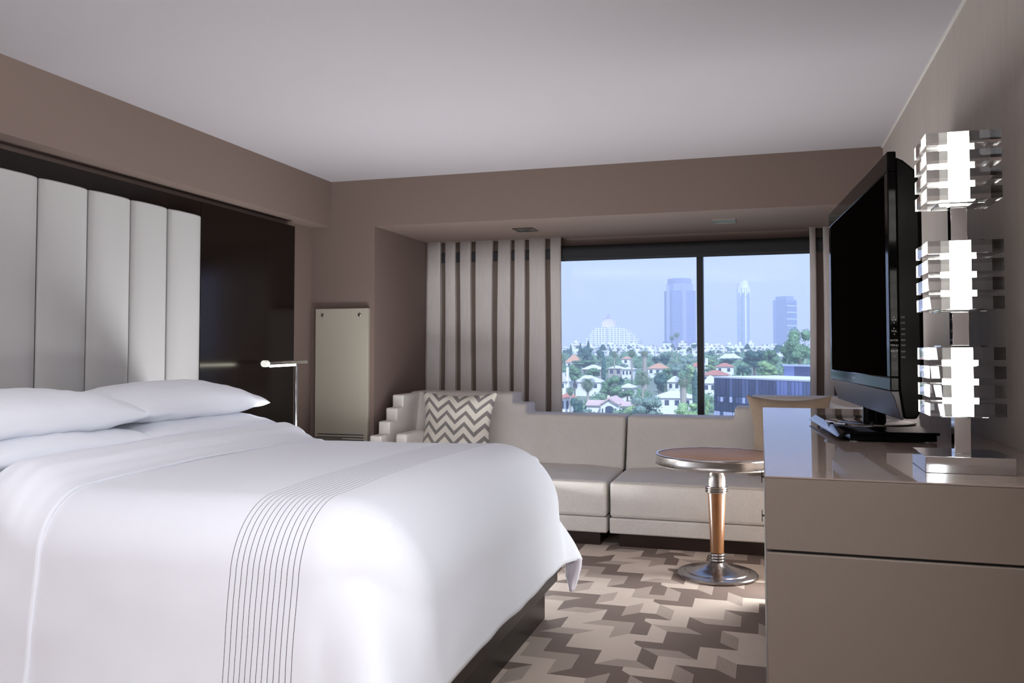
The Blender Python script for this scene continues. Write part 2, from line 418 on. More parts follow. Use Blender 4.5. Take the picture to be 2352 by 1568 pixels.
A0, A1, B0, B1 = -2.12, XS + .665, YS0 - .68, YS1 + .46
def duvet_mat():
    t = NT('duvet cotton with embroidered lines'); v = t.coords('Object'); a = t.noise(v, 700, 2); b = t.noise(v, 11, 4, .6)
    uv = t.n('ShaderNodeUVMap'); uv.uv_map = 'UVMap'; xs = t.n('ShaderNodeSeparateXYZ'); t.l(uv.outputs[0], xs.inputs[0])
    u = xs.outputs[0]                               # metres along the bed
    x0, x1, nl = -1.365, -1.160, 13
    ph = t.math('FRACT', t.math('MULTIPLY', t.math('SUBTRACT', u, x0), (nl - 1) / (x1 - x0)))
    ph = t.math('ABSOLUTE', t.math('SUBTRACT', ph, .5))
    line = t.math('GREATER_THAN', ph, .445)
    inb = t.math('MULTIPLY', t.math('GREATER_THAN', u, x0 - .002), t.math('LESS_THAN', u, x1 + .002))
    f = t.math('MULTIPLY', line, inb)
    t.setp(color=t.mix(f, rgb(232, 234, 241), rgb(70, 62, 64)), rough=.8, sheen=.2, spec=.3)
    t.bump(t.math('ADD', t.math('MULTIPLY', a, .25), b), .12, .004); return t.m
fnc = lambda s, t: drape(A0 + (A1 - A0) * s, B0 + (B1 - B0) * t)
dm = MB().grid(fnc, 110, 150, uv=lambda s, t: (A0 + (A1 - A0) * s + .006 * sin((B0 + (B1 - B0) * t) * 5), B0 + (B1 - B0) * t))
dv = dm.build('duvet', duvet_mat(), smooth=True, solid=.016, recalc=False, angle=180)
tag(dv, 'white duvet with a band of fine dark stitched lines across the bed', 'duvet')

lm = MB(); LP = [[(1299, 1274, 3.64), (1314, 1284, 3.67), (1336, 1281, 3.70)], [(1297, 1292, 3.64), (1314, 1302, 3.67), (1334, 1300, 3.69)], [(1297, 1324, 3.64), (1311, 1332, 3.66), (1325, 1334, 3.67)], [(1308, 1354, 3.64), (1312, 1358, 3.645), (1317, 1356, 3.65)]]
def lin_(s, t):
    def L3(r, q):
        a, b, c = [at(*p) for p in r]; return a * (1 - q) ** 2 + b * 2 * q * (1 - q) + c * q * q
    f = t * 3; i = min(2, int(f)); return L3(LP[i], s).lerp(L3(LP[i + 1], s), f - i) + Vector((0, .012 * sin(6 * s + 2 * t), 0))
lm.grid(lin_, 8, 12).build('lining', plain('pale lilac lining', rgb(214, 208, 216), .85), dv, smooth=True, solid=.004, recalc=False, angle=180)['label'] = 'lilac grey lining hanging at the corner'
def ridge(x):
    pts = [(-3.0, -.035), (-2.6, -.035), (-2.45, -.03), (-2.38, -.012), (-2.30, .034), (-2.235, .068), (-2.19, .072), (-2.14, .058), (-2.09, .026), (-2.05, .007), (-2.02, .002), (-1.9, .001)]
    for (xa, za), (xb, zb) in zip(pts, pts[1:]):
        if xa <= x <= xb:
            s = (x - xa) / (xb - xa); s = s * s * (3 - 2 * s); return za + (zb - za) * s
    return 0
SA0, SA1, SB0, SB1 = -2.80, -2.015, YS0 - .74, YS1 + .50
sm_ = MB().grid(lambda s, t: drape(SA0 + (SA1 - SA0) * s + .012 * sin(t * 9) * s, SB0 + (SB1 - SB0) * t, off=.004, top=ridge), 60, 130)
bs = sm_.build('bed_sheet', m_linen, smooth=True, solid=.006, recalc=False, angle=180)
tag(bs, 'white top sheet folded back over the duvet below the pillows', 'sheet')

def pillow_mb(c, a, b, hu, hl, seed, rz=0, tilt=0, n=36, puff=.55, pinch=.055):
    M = Matrix.Translation(c) @ Matrix.Rotation(rz, 4, 'Z') @ Matrix.Rotation(tilt, 4, 'Y')
    mb = MB()
    def fn(sgn, h):
        def g(s, t):
            s, t = 2 * s - 1, 2 * t - 1
            s, t = sin(s * pi / 2), sin(t * pi / 2)
            pr = (max(0, 1 - abs(s) ** 2.3) ** puff) * (max(0, 1 - abs(t) ** 2.3) ** puff)
            x = a / 2 * s * (1 - pinch * (1 - t * t)); y = b / 2 * t * (1 - pinch * .85 * (1 - s * s))
            wr = noise.noise(Vector((x * 7, y * 5, seed))) * .010 + noise.noise(Vector((x * 16 + y * 9, y * 14 - x * 9, seed + 5))) * .005
            return M @ Vector((x, y, sgn * (h * pr + wr * min(1, 3 * pr))))
        return g
    uvf = lambda s, t: (.5 + .5 * sin((s - .5) * pi), .5 + .5 * sin((t - .5) * pi))
    mb.grid(fn(1, hu), n, n, uv=uvf); mb.grid(fn(-1, hl), n, n, uv=uvf); return mb
def pillow(c, lab, seed, hu, hl, a=.52, b=.84, rz=0, tilt=0, puff=.5):
    o = pillow_mb(c, a, b, hu, hl, seed, rz, tilt, 40, puff).build('pillow', m_linen, smooth=True, weld=.0004, angle=180)
    return tag(o, lab, 'pillow', 'white bed pillows')
pillow((-2.535, 3.13, .812), 'flat white pillow under the plump one on the window side of the bed', 1.3, .070, .075, a=.56, puff=.36)
pillow((-2.555, 3.14, .905), 'plump white pillow on top of its stack, next to the reading lamp', 2.9, .118, .058, puff=.40)
pillow((-2.545, 2.325, .812), 'flat white pillow under the top one on the near side of the bed', 4.1, .070, .075, a=.58, puff=.36)
pillow((-2.56, 2.325, .902), 'plump white pillow on top of the stack nearest the camera, cut by the picture edge', 6.7, .118, .058, puff=.40)

# nightstand and reading lamp
ns = thing('nightstand', (-2.7, 4.25, 0), 'dark nightstand under the reading lamp, mostly hidden by the bed', 'nightstand')
MB().box(-2.955, -2.53, 3.95, 4.68, .06, .60).build('carcass', m_esp, ns, bevel=.003)
MB().box(-2.958, -2.52, 3.93, 4.70, .60, .622).build('top', m_esp, ns, bevel=.003)
MB().box(-2.528, -2.518, 3.97, 4.66, .33, .57).build('drawer', m_esp, ns, bevel=.002)
m_chrome = plain('chrome', rgb(205, 205, 205), .07, 1)
def glow(name, c, s): return NT(name).setp(color=c, emit=c, es=s, rough=.4).m
rl = thing('reading_lamp', (-2.757, 4.555, .622), 'chrome reading lamp with a lit tube arm beside the bed', 'lamp')
MB().lathe([(.075, 0), (.075, .012), (.02, .018), (.011, .024)], (-2.757, 4.555, .622), 32).build('base', m_chrome, rl, smooth=True)
MB().tube([(-2.757, 4.555, .64), (-2.757, 4.555, 1.070)], .0095, 16).build('pole', m_chrome, rl, smooth=True)
p0, p1 = Vector((-2.673, 4.088, 1.0838)), Vector((-2.781, 4.709, 1.0858)); dd = (p1 - p0).normalized()
MB().tube([p0 + dd * .03, p1], .0125, 16).build('arm', m_chrome, rl, smooth=True)
MB().tube([p0 - dd * .012, p0 + dd * .03], .0185, 20).build('end_cap', glow('lamp cap glass', (.8, .8, .7, 1), .35), rl, smooth=True)
MB().tube([p0 + dd * .075 - Vector((0, 0, .011)), p0 + dd * .44 - Vector((0, 0, .011))], .010, 14).build('light_tube', glow('reading tube', (1, .97, .80, 1), 12), rl, smooth=True)
# ================================================================ SOFA, CUSHIONS, SIDE TABLE
m_sofa = weave('sofa weave', rgb(232, 226, 218), rgb(194, 187, 181), 430, .4)
m_seam = weave('sofa piping', rgb(200, 190, 180), rgb(158, 148, 140), 210, .3)
m_plinth = plain('dark walnut plinth', rgb(40, 24, 17), .35)
XM = -.9075
def back_outline(sgn):
    """stepped top outline in (x, z), for the left section (sgn -1) mirrored for the right (+1)"""
    E_ = 1.585 if sgn < 0 else 1.54
    e = [(.008, .36), (.008, .722), (.70, .722), (.70, .79), (.805, .79), (.805, .862), (E_, .862), (E_, .36)]
    return [(XM + sgn * x, z) for x, z in e]
def rounded(poly, r, n=4):
    out = []; m = len(poly)
    for i in range(m):
        p0, p1, p2 = Vector(poly[i - 1]), Vector(poly[i]), Vector(poly[(i + 1) % m])
        d0 = (p0 - p1).normalized(); d2 = (p2 - p1).normalized(); q = min(r, (p0 - p1).length * .45, (p2 - p1).length * .45)
        a, b = p1 + d0 * q, p1 + d2 * q
        for k in range(n + 1):
            t = k / n; out.append(tuple((1 - t) ** 2 * a + 2 * t * (1 - t) * p1 + t * t * b))
    return out
def sofa(sgn, lab):
    root = thing('sofa_section', (XM + sgn * .8, 5.4, 0), lab, 'sofa', 'two sections of the window sofa')
    xa, xb = sorted((XM + sgn * .008, XM + sgn * 1.53)); xs = sorted((XM + sgn * .008, XM + sgn * 1.46))
    MB().box(xa + .05, xb - .05, 5.0, 5.80, 0, .082).build('plinth', m_plinth, root)
    MB().box(xs[0], xs[1], 4.95, 5.70, .082, .172).build('base_band', m_sofa, root, bevel=.008, seg=2)
    # seat cushion with a soft crown
    x0, x1 = xs[0] + .002, xs[1] - .002; mb = MB()
    def seat(s, t):
        x = x0 + (x1 - x0) * s; y = 4.95 + .62 * t
        e = min(s, 1 - s) * (x1 - x0); f = min(t, 1) * .62
        z = .385 + .018 * min(1, e / .25) * min(1, max(0, f) / .2) + .004 * noise.noise(Vector((x * 3, y * 3, 2)))
        return Vector((x, y, z))
    n1, n2 = 34, 16
    top = [[seat(i / n1, j / n2) for i in range(n1 + 1)] for j in range(n2 + 1)]
    o = len(mb.v)
    for row in top: mb.v += [tuple(p) for p in row]
    W = n1 + 1
    for j in range(n2):
        for i in range(n1): a = j * W + i; mb.f.append((a, a + 1, a + W + 1, a + W)); mb.mi.append(0)
    ring = [i for i in range(W)] + [j * W + n1 for j in range(1, n2 + 1)] + [n2 * W + i for i in range(n1 - 1, -1, -1)] + [j * W for j in range(n2 - 1, 0, -1)]
    lo = [len(mb.v) + k for k in range(len(ring))]; mb.v += [(mb.v[r][0], mb.v[r][1], .174) for r in ring]
    m = len(ring)
    for k in range(m): mb.f.append((ring[k], lo[k], lo[(k + 1) % m], ring[(k + 1) % m])); mb.mi.append(0)
    mb.f.append(tuple(lo)); mb.mi.append(0)
    mb.build('seat_cushion', m_sofa, root, smooth=True, bevel=.022, seg=4)
    mb = MB(); yf = 4.9485; zz = .388
    mb.tube([(x0 + .02, yf, zz - .012), (x1 - .02, yf, zz - .012)], .0022, 6); mb.build('piping', m_seam, root, smooth=True)
    # stepped back, leaning slightly
    ol = rounded(back_outline(sgn), .022); mb = MB().prism(ol, 'Y', 5.55, 5.80)
    mb.v = [(x, y + (z - .4) * .27, z) for x, y, z in mb.v]
    mb.build('backrest', m_sofa, root, smooth=True, bevel=.018, seg=3)
    # stepped arm: a stair of rounded blocks falling toward the room
    if sgn < 0: X0, X1 = -2.497, -2.415
    else: X0, X1 = .56, .635
    st = [(4.90, .082), (4.90, .52), (5.03, .52), (5.03, .602), (5.16, .602), (5.16, .685), (5.275, .685), (5.275, .768), (5.378, .768), (5.378, .852), (5.86, .852), (5.86, .082)]
    MB().prism(rounded(st, .012, 3), 'X', X0, X1).build('arm', m_sofa, root, smooth=True, bevel=.010, seg=3)
    return root
sofa(-1, 'greige sofa section with stepped back and arm, beside the striped curtain')
sofa(1, 'greige sofa section with stepped back, behind the round side table')
bc = MB().box(-2.345, -2.268, 5.10, 5.42, .40, .612).build('bolster_cushion', m_sofa, None, smooth=True, bevel=.016, seg=3)
tag(bc, 'small boxy greige cushion beside the stepped sofa arm', 'cushion')

def chevron():
    t = NT('chevron knit'); uv = t.n('ShaderNodeUVMap'); uv.uv_map = 'UVMap'; x = t.n('ShaderNodeSeparateXYZ'); t.l(uv.outputs[0], x.inputs[0])
    u, v = x.outputs[0], x.outputs[1]
    tri = t.math('ABSOLUTE', t.math('SUBTRACT', t.math('FRACT', t.math('ADD', t.math('MULTIPLY', u, 3.5), .15)), .5))   # 0..0.5
    ph = t.math('FRACT', t.math('ADD', t.math('MULTIPLY', v, 5.8), t.math('ADD', t.math('MULTIPLY', tri, 1.8), t.math('MULTIPLY', u, .12))))
    f = t.math('LESS_THAN', ph, .40); c = t.coords('Object'); a = t.noise(c, 330, 2)
    g = t.mix(a, rgb(96, 90, 86), rgb(150, 144, 140)); w = t.mix(a, rgb(206, 198, 184), rgb(232, 226, 214))
    t.setp(color=t.mix(f, w, g), rough=.95, sheen=.2); t.bump(a, .4, .003); return t.m
def upright(c, w, h, th, lean, rz, seed, m, name, lab, cat='cushion', puff=.5, pinch=.16):
    mb = pillow_mb((0, 0, 0), w, h, th / 2, th / 2, seed, 0, 0, 34, puff, pinch)
    M = Matrix.Translation(c) @ Matrix.Rotation(rz, 4, 'Z') @ Matrix.Rotation(pi / 2 - lean, 4, 'X')
    o = mb.xform(M).build(name, m, smooth=True, weld=.0004, angle=180); return tag(o, lab, cat)
upright((-2.035, 5.42, .633), .56, .50, .15, radians(13), radians(-2), 3.3, chevron(), 'cushion', 'cream cushion with grey zigzags leaning in the sofa corner')
m_tcush = weave('taupe and cream cushion weave', rgb(172, 154, 134), rgb(138, 120, 102), 240, .4)
upright((.125, 5.38, .640), .50, .50, .15, radians(12), radians(4), 8.3, m_tcush, 'cushion', 'plain taupe cushion on the sofa, behind the dresser')
upright((.50, 5.45, .62), .30, .46, .12, radians(12), radians(-8), 5.1, m_linen, 'cushion', 'white cushion shape standing in for the lit sofa arm, seen under the television')  # white shape added for the patch of light on the sofa arm

# round side table
def brushed(name, c, r):
    t = NT(name); v = t.coords('Object', (2, 2, 300)); a = t.noise(v, 2, 2); mp = t.n('ShaderNodeMapRange'); t.l(a, mp.inputs[0]); mp.inputs[3].default_value = r - .08; mp.inputs[4].default_value = r + .08
    t.setp(color=c, metal=1, rough=mp.outputs[0]); return t.m
m_nickel = brushed('satin nickel', rgb(176, 170, 166), .26)
m_gun = brushed('dark nickel', rgb(158, 152, 150), .24)
def wood(name, a_, b_, rough, stretch):
    t = NT(name); v = t.coords('Object', stretch); a = t.noise(v, 3, 4, .6); w = t.noise(v, 14, 2)
    t.setp(color=t.mix(t.math('ADD', t.math('MULTIPLY', a, .75), t.math('MULTIPLY', w, .25)), a_, b_), rough=rough, coat=.0 if rough > .4 else .25, coatr=.15, spec=.08 if rough > .4 else .5); return t.m
m_top = wood('walnut veneer top', rgb(182, 140, 104), rgb(220, 178, 138), .5, (3, 30, 3))
m_stem = wood('honey walnut stem', rgb(84, 52, 30), rgb(146, 98, 58), .28, (14, 14, 2))
tx, ty = -.258, 4.5
st = thing('side_table', (tx, ty, 0), 'round side table with a walnut top, tapered wooden stem and metal foot', 'table')
MB().lathe([(.290, .600), (.296, .603), (.296, .6185), (.293, .620)], (tx, ty, 0), 72).build('table_top', m_top, st, smooth=True)
MB().lathe([(.290, .566), (.309, .567), (.312, .572), (.309, .577), (.307, .590), (.307, .612), (.311, .617), (.309, .6225), (.297, .6225), (.297, .60)], (tx, ty, 0), 72).build('rim', m_nickel, st, smooth=True, angle=30)
MB().lathe([(.024, .546), (.024, .566)], (tx, ty, 0), 32).build('neck', m_nickel, st, smooth=True)
MB().lathe([(.046, .456), (.046, .492), (.045, .510), (.040, .528), (.031, .541), (.024, .547)], (tx, ty, 0), 40).build('dome', m_nickel, st, smooth=True)
cl = []
for k in range(3):
    z = .424 + k * .0115; cl += [(.050, z), (.057, z + .002), (.059, z + .0055), (.057, z + .009), (.050, z + .011)]
MB().lathe(cl, (tx, ty, 0), 40).build('collar', m_nickel, st, smooth=True)
MB().lathe([(.0335, .118), (.036, .2), (.040, .3), (.0445, .4), (.046, .425)], (tx, ty, 0), 40).build('stem', m_stem, st, smooth=True)
cl = [(.036, .072)]
for k in range(3):
    z = .074 + k * .0145; cl += [(.033, z), (.039, z + .002), (.041, z + .007), (.039, z + .012), (.033, z + .0138)]
MB().lathe(cl, (tx, ty, 0), 40).build('foot_rings', m_gun, st, smooth=True)
MB().lathe([(.200, 0), (.205, .004), (.205, .012), (.200, .017), (.165, .022), (.160, .026), (.120, .033), (.112, .037), (.080, .046), (.060, .056), (.046, .067), (.036, .074)], (tx, ty, 0), 72).build('base', m_gun, st, smooth=True, angle=25)
# ================================================================ DRESSER
ZD = .888
def speckle(name, c, rough):
    t = NT(name); v = t.coords('Object'); a = t.noise(v, 520, 2, .8); f = t.math('GREATER_THAN', a, .60)
    t.setp(color=t.mix(t.math('MULTIPLY', f, .35), c, rgb(84, 72, 64)), rough=rough, spec=.35); return t.m
m_dres = speckle('taupe lacquer', rgb(104, 93, 84), .55)
m_gloss = plain('glossy taupe top', rgb(124, 110, 102), .03, spec=.05)
m_edge = plain('pale lacquer edge', rgb(176, 160, 146), .4)
XN, XFa, Y0, Y1 = -.008, -.024, 1.87, 4.16
def xfr(y): return XN + (XFa - XN) * (y - Y0) / (Y1 - Y0)
def slab(ins, y0, y1, z0, z1, back=.643):
    return MB().prism([(xfr(y0) + ins, y0), (back, y0), (back, y1), (xfr(y1) + ins, y1)], 'Z', z0, z1)
dr = thing('dresser', (.32, 3.0, 0), 'long taupe lacquered dresser along the right wall, under the television and lamp', 'dresser')
slab(0, Y0, Y1, .884, ZD).build('top', m_gloss, dr, bevel=.0012)
slab(.001, Y0 + .001, Y1 - .001, .734, .884).build('apron', m_dres, dr, bevel=.0015)
slab(.012, Y0 + .012, Y1 - .012, .60, .734).build('reveal', m_dark, dr)
slab(.002, Y0 + .001, Y0 + .022, .06, .7285).build('end_panel', m_dres, dr, bevel=.003)
slab(.017, Y0 + .022, Y1 - .001, .06, .725).build('carcass', m_dres, dr)
slab(.05, Y0 + .04, Y1 - .04, 0, .06).build('plinth', m_dark, dr)
m_pull = plain('dark pull', rgb(70, 64, 60), .3, .8)
for k in range(3):
    ya = Y0 + .022 + k * .754; yb = ya + .750
    for z0, z1, zh in ((.575, .722, .663), (.42, .570, .513), (.07, .415, 0)):
        if k < 2: z0, z1 = .07, .722
        d = MB().prism([(xfr(ya) + .002, ya), (xfr(ya) + .0165, ya), (xfr(yb) + .0165, yb), (xfr(yb) + .002, yb)], 'Z', z0, z1).build('drawer' if k == 2 else 'door', m_dres, dr, bevel=.001)
        if k < 2: break
        if zh:
            yh = ya + .05; xh = xfr(yh)
            MB().box(xh - .008, xh - .005, yh - .012, yh + .012, zh - .022, zh + .022).box(xh - .006, xh + .002, yh - .004, yh + .004, zh - .003, zh + .003).build('handle', m_pull, d)

# ================================================================ TELEVISION
tvx, tvy = .318, 2.99
tv = thing('tv', (tvx, tvy, ZD), 'black flat television on its swivel base, turned toward the bed', 'television', rz=radians(4.15))
m_tvb = plain('black piano gloss', rgb(10, 9, 9), .08, spec=.06)
m_tvh = plain('black housing', rgb(7, 6, 5), .45, spec=.12)
m_scr = plain('television screen', rgb(7, 5, 4), .6, spec=0.0)
m_chin = plain('dark grey speaker grille', rgb(58, 53, 55), .38, spec=.6)
Z = lambda z: z - ZD
b = MB(); FX0, FX1 = -.043, -.020; HY, SY = .535, .495; zb, zs0, zs1, ztp = 1.045, 1.082, 1.636, 1.690
b.box(FX0, FX1, -HY, HY, Z(zs1), Z(ztp)).box(FX0, FX1, -HY, HY, Z(zb), Z(zs0)).box(FX0, FX1, -HY, -SY, Z(zs0), Z(zs1)).box(FX0, FX1, SY, HY, Z(zs0), Z(zs1))
b.build('bezel', m_tvb, tv, local=True, bevel=.003)
MB().box(FX0 + .004, FX1 + .004, -SY, SY, Z(zs0), Z(zs1)).build('screen', m_scr, tv, local=True)
MB().prism([(FX0, Z(zb)), (FX0 + .008, Z(1.030)), (-.017, Z(.968)), (-.010, Z(.968)), (-.02, Z(zb))], 'Y', -HY + .004, HY - .004).build('speaker_bar', m_chin, tv, local=True, bevel=.002)
hs = [(FX1, Z(zb + .01)), (FX1, Z(ztp - .012)), (.000, Z(ztp - .022)), (.030, Z(1.640)), (.040, Z(1.61)), (.040, Z(1.00)), (.025, Z(.970)), (-.008, Z(.970))]
MB().prism(hs, 'Y', -HY + .012, HY - .012).build('housing', m_tvh, tv, local=True, bevel=.006)
MB().box(.040, .085, -.36, .36, Z(1.08), Z(1.58)).build('rear_cover', m_tvh, tv, local=True, bevel=.012)
MB().lathe([(.036, .03), (.034, .10)], (.015, 0, 0), 40).box(-.005, .035, -.06, .06, .095, .13).build('neck', m_tvb, tv, local=True, smooth=True)
MB().lathe([(.135, .0305), (.138, .0315), (.138, .0335), (.135, .0345)], (.0, 0, 0), 72).build('swivel_disc', plain('clear swivel disc', rgb(30, 28, 28), .03, coat=1), tv, local=True, smooth=True)
ringm = MB(); ringm.lathe([(.137, .031), (.1395, .031), (.1395, .0345), (.137, .0345), (.137, .031)], (.0, 0, 0), 72).build('disc_rim', m_chrome, tv, local=True, smooth=True)
base = MB().prism([(-.150, .013), (-.128, .030), (.128, .030), (.128, .022), (-.12, .022), (-.142, .008)], 'Y', -.335, .335)
base.box(-.112, .122, -.325, .325, .003, .0225)
base.build('base', plain('black base gloss', rgb(12, 11, 11), .1, spec=.08), tv, local=True, bevel=.0012)
for sx in (-.1, .1):
    for sy in (-.31, .31): MB().lathe([(.012, 0), (.012, .004)], (sx, sy, 0), 12).build('foot', plain('clear foot', rgb(120, 130, 128), .2), tv, local=True)
m_text = plain('grey print', rgb(150, 146, 142), .6)
def wtext(txt, size, loc, rot, parent, m, name):
    cu = bpy.data.curves.new(name, 'FONT'); cu.body = txt; cu.size = size; cu.align_x = 'CENTER'; cu.align_y = 'CENTER'; cu.extrude = .0002
    t_ = bpy.data.objects.new(name, cu); COL.objects.link(t_); bpy.context.view_layer.update()
    me = bpy.data.meshes.new_from_object(t_.evaluated_get(bpy.context.evaluated_depsgraph_get())); bpy.data.objects.remove(t_); bpy.data.curves.remove(cu)
    me.materials.clear(); me.materials.append(m); o = bpy.data.objects.new(name, me); COL.objects.link(o); o.parent = parent; o.location = loc; o.rotation_euler = rot; return o
for txt, v in (('CH', 734.8), ('VOL', 760.5), ('ENTER', 781.5), ('MENU', 793), ('INPUT', 806), ('I', 819)):
    wtext(txt, .0075 if len(txt) < 5 else .0068, (-.0315, -HY - .0003, Z(at(2056, v, 2.46).z)), (pi / 2, 0, 0), tv, m_text, 'button_label')
tri = lambda x, z, s, up: [(x - s, z - s * up), (x + s, z - s * up), (x, z + s * up)]
for v, up in ((727.6, 1), (741.5, -1)):
    MB().prism(tri(-.0315, Z(at(2056, v, 2.46).z), .0018, up), 'Y', -HY - .0005, -HY).build('arrow_mark', m_text, tv, local=True)
for v, up in ((753.6, 1), (767.5, -1)):
    zz = Z(at(2056, v, 2.46).z); MB().prism([(-.0333 if up > 0 else -.0297, zz - .0018), (-.0333 if up > 0 else -.0297, zz + .0018), (-.0297 if up > 0 else -.0333, zz)], 'Y', -HY - .0005, -HY).build('arrow_mark', m_text, tv, local=True)
m_btn = plain('button', rgb(34, 31, 28), .4)
for v in (728, 741, 755, 767, 780.5, 792.5, 807, 820):
    zz = Z(at(2068, v, 2.46).z); MB().box(-.012, -.002, -HY + .0095, -HY + .013, zz - .0022, zz + .0022).build('button', m_btn, tv, local=True)
em = MB(); em.box(FX0 - .0006, FX0, .035, .043, Z(1.060), Z(1.068)).box(FX0 - .0006, FX0, .018, .030, Z(1.060), Z(1.0625)).box(FX0 - .0006, FX0, .027, .030, Z(1.060), Z(1.068)).box(FX0 - .0006, FX0, .004, .013, Z(1.060), Z(1.068))
em.build('emblem', plain('silver emblem', rgb(190, 190, 190), .25, .6), tv, local=True)

# ================================================================ TABLE LAMP
lx, ly = .414, 2.108
tl = thing('table_lamp', (lx, ly, ZD), 'chrome table lamp with three glowing stacks of clear blocks', 'lamp')
m_acr = NT('clear acrylic').setp(color=(.985, .99, .985, 1), rough=0, ior=1.49, trans=1, spec=.5).m
m_glow = glow('frosted tube light', (1, .985, .93, 1), 11)
m_glow2 = glow('frosted spacer light', (1, .985, .93, 1), 8)
MB().box(lx - .0875, lx + .0875, ly - .0875, ly + .0875, ZD, ZD + .036).build('base', m_chrome, tl, bevel=.001)
def ring(h, hh, z0, z1):
    m = MB(); o = [(-h, -h), (h, -h), (h, h), (-h, h)]; q = [(-hh, -hh), (hh, -hh), (hh, hh), (-hh, hh)]
    vs = [(lx + x, ly + y, z) for z in (z0, z1) for x, y in o + q]; fs = []
    for k in range(4):
        n = (k + 1) % 4
        fs += [(k, k + 4, n + 4, n), (k + 8, n + 8, n + 12, k + 12), (k, n, n + 8, k + 8), (k + 4, k + 12, n + 12, n + 4)]
    m.add(vs, fs); return m
prev = ZD + .036
for zb_ in (1.010, 1.243, 1.482):
    MB().box(lx - .0165, lx + .0165, ly - .0165, ly + .0165, prev, zb_ - .0045).build('stem', m_chrome, tl, bevel=.0006)
    MB().box(lx - .046, lx + .046, ly - .046, ly + .046, zb_ - .0045, zb_ - .0008).build('end_plate', m_acr, tl)
    th, gp = .0272, .0136; z = zb_
    MB().lathe([(.0217, zb_ + .0005), (.0217, zb_ + 4 * th + 3 * gp - .0005)], (lx, ly, 0), 32).build('light_tube', m_glow, tl, smooth=True)
    for k in range(4):
        MB().box(lx - .0745, lx + .0745, ly - .0745, ly + .0745, z, z + th).build('acrylic_block', m_acr, tl); z += th
        if k < 3:
            ring(.031, .0222, z + .0008, z + gp - .0008).build('spacer', m_glow2, tl); z += gp
    MB().box(lx - .046, lx + .046, ly - .046, ly + .046, z + .0008, z + .0045).build('end_plate', m_acr, tl)
    prev = z + .0045
MB().lathe([(.016, 0), (.016, .004), (.008, .009), (.003, .012)], (lx, ly, prev), 24).build('finial', m_chrome, tl, smooth=True)
# ================================================================ THE VIEW OUTSIDE THE WINDOW
def gz(Y):
    P = [(-50, -19), (60, -19), (200, -18), (260, -15.5), (330, -11.5), (420, -7.5), (600, -2.5), (800, 1), (1200, 5), (1700, 8), (9000, 9)]
    for (a, za), (b, zb) in zip(P, P[1:]):
        if a <= Y <= b: return za + (zb - za) * (Y - a) / (b - a)
    return 9
tgm = NT('hillside ground'); tv_ = tgm.coords('Object'); ga = tgm.noise(tv_, .03, 4, .6)
tgm.setp(color=tgm.mix(ga, rgb(84, 104, 74), rgb(150, 148, 134)), rough=.95)
gr = MB(); Ys = [12, 60, 120, 200, 230, 260, 300, 330, 380, 420, 500, 600, 700, 800, 1000, 1200, 1500, 1700, 2500, 5000]
for j, y in enumerate(Ys):
    for i in range(9): gr.v.append((-.09 * y + (i - 4) * (30 + .25 * y), y, gz(y) - .3))
for j in range(len(Ys) - 1):
    for i in range(8):
        a = j * 9 + i; gr.f.append((a, a + 1, a + 10, a + 9)); gr.mi.append(0)
g_ = gr.build('terrain', tgm.m, smooth=True, recalc=False); g_['kind'] = 'structure'

def leafmat(name, a, b):
    t = NT(name); oi = t.n('ShaderNodeObjectInfo'); v = t.coords('Object'); n = t.noise(v, 2.6, 3)
    f = t.math('ADD', t.math('MULTIPLY', n, .8), t.math('MULTIPLY', oi.outputs['Random'], .25)); t.setp(color=t.mix(f, a, b), rough=.7, spec=.2); return t.m
LM = {'dark': leafmat('dark foliage', rgb(46, 74, 68), rgb(98, 128, 114)), 'mid': leafmat('green foliage', rgb(66, 100, 74), rgb(140, 168, 124)),
      'light': leafmat('light foliage', rgb(102, 136, 84), rgb(184, 206, 146)), 'grey': leafmat('grey green foliage', rgb(86, 112, 102), rgb(162, 180, 160))}
m_palm = leafmat('palm fronds', rgb(70, 98, 76), rgb(164, 176, 138)); m_dry = plain('dry palm skirt', rgb(170, 158, 128), .9)
m_trunk = painted('tree bark', rgb(120, 104, 90), .3, .9); m_ptrunk = painted('palm trunk', rgb(178, 166, 150), .25, .9)

def blob(mb, c, r, R, sub=2):
    b = bmesh.new(); bmesh.ops.create_icosphere(b, subdivisions=sub, radius=1)
    sd = R.random() * 50; vs = []
    for v in b.verts:
        k = 1 + .28 * noise.noise(v.co * 1.7 + Vector((sd, 0, 0))) + .16 * noise.noise(v.co * 4.5 + Vector((0, sd, 0)))
        vs.append((c[0] + v.co.x * r[0] * k, c[1] + v.co.y * r[1] * k, c[2] + v.co.z * r[2] * k))
    mb.add(vs, [tuple(v.index for v in f.verts) for f in b.faces]); b.free()
def leaves(mb, n, R, size, surf):
    for _ in range(n):
        p = surf(R); u = Vector((R.gauss(0, 1), R.gauss(0, 1), R.gauss(0, 1))).normalized(); w = u.cross(Vector((R.gauss(0, 1), R.gauss(0, 1), R.gauss(0, 1)))).normalized()
        s = size * R.uniform(.6, 1.4); u *= s; w *= s * .6
        mb.add([p - u, p + w, p + u, p - w], [(0, 1, 2, 3)])
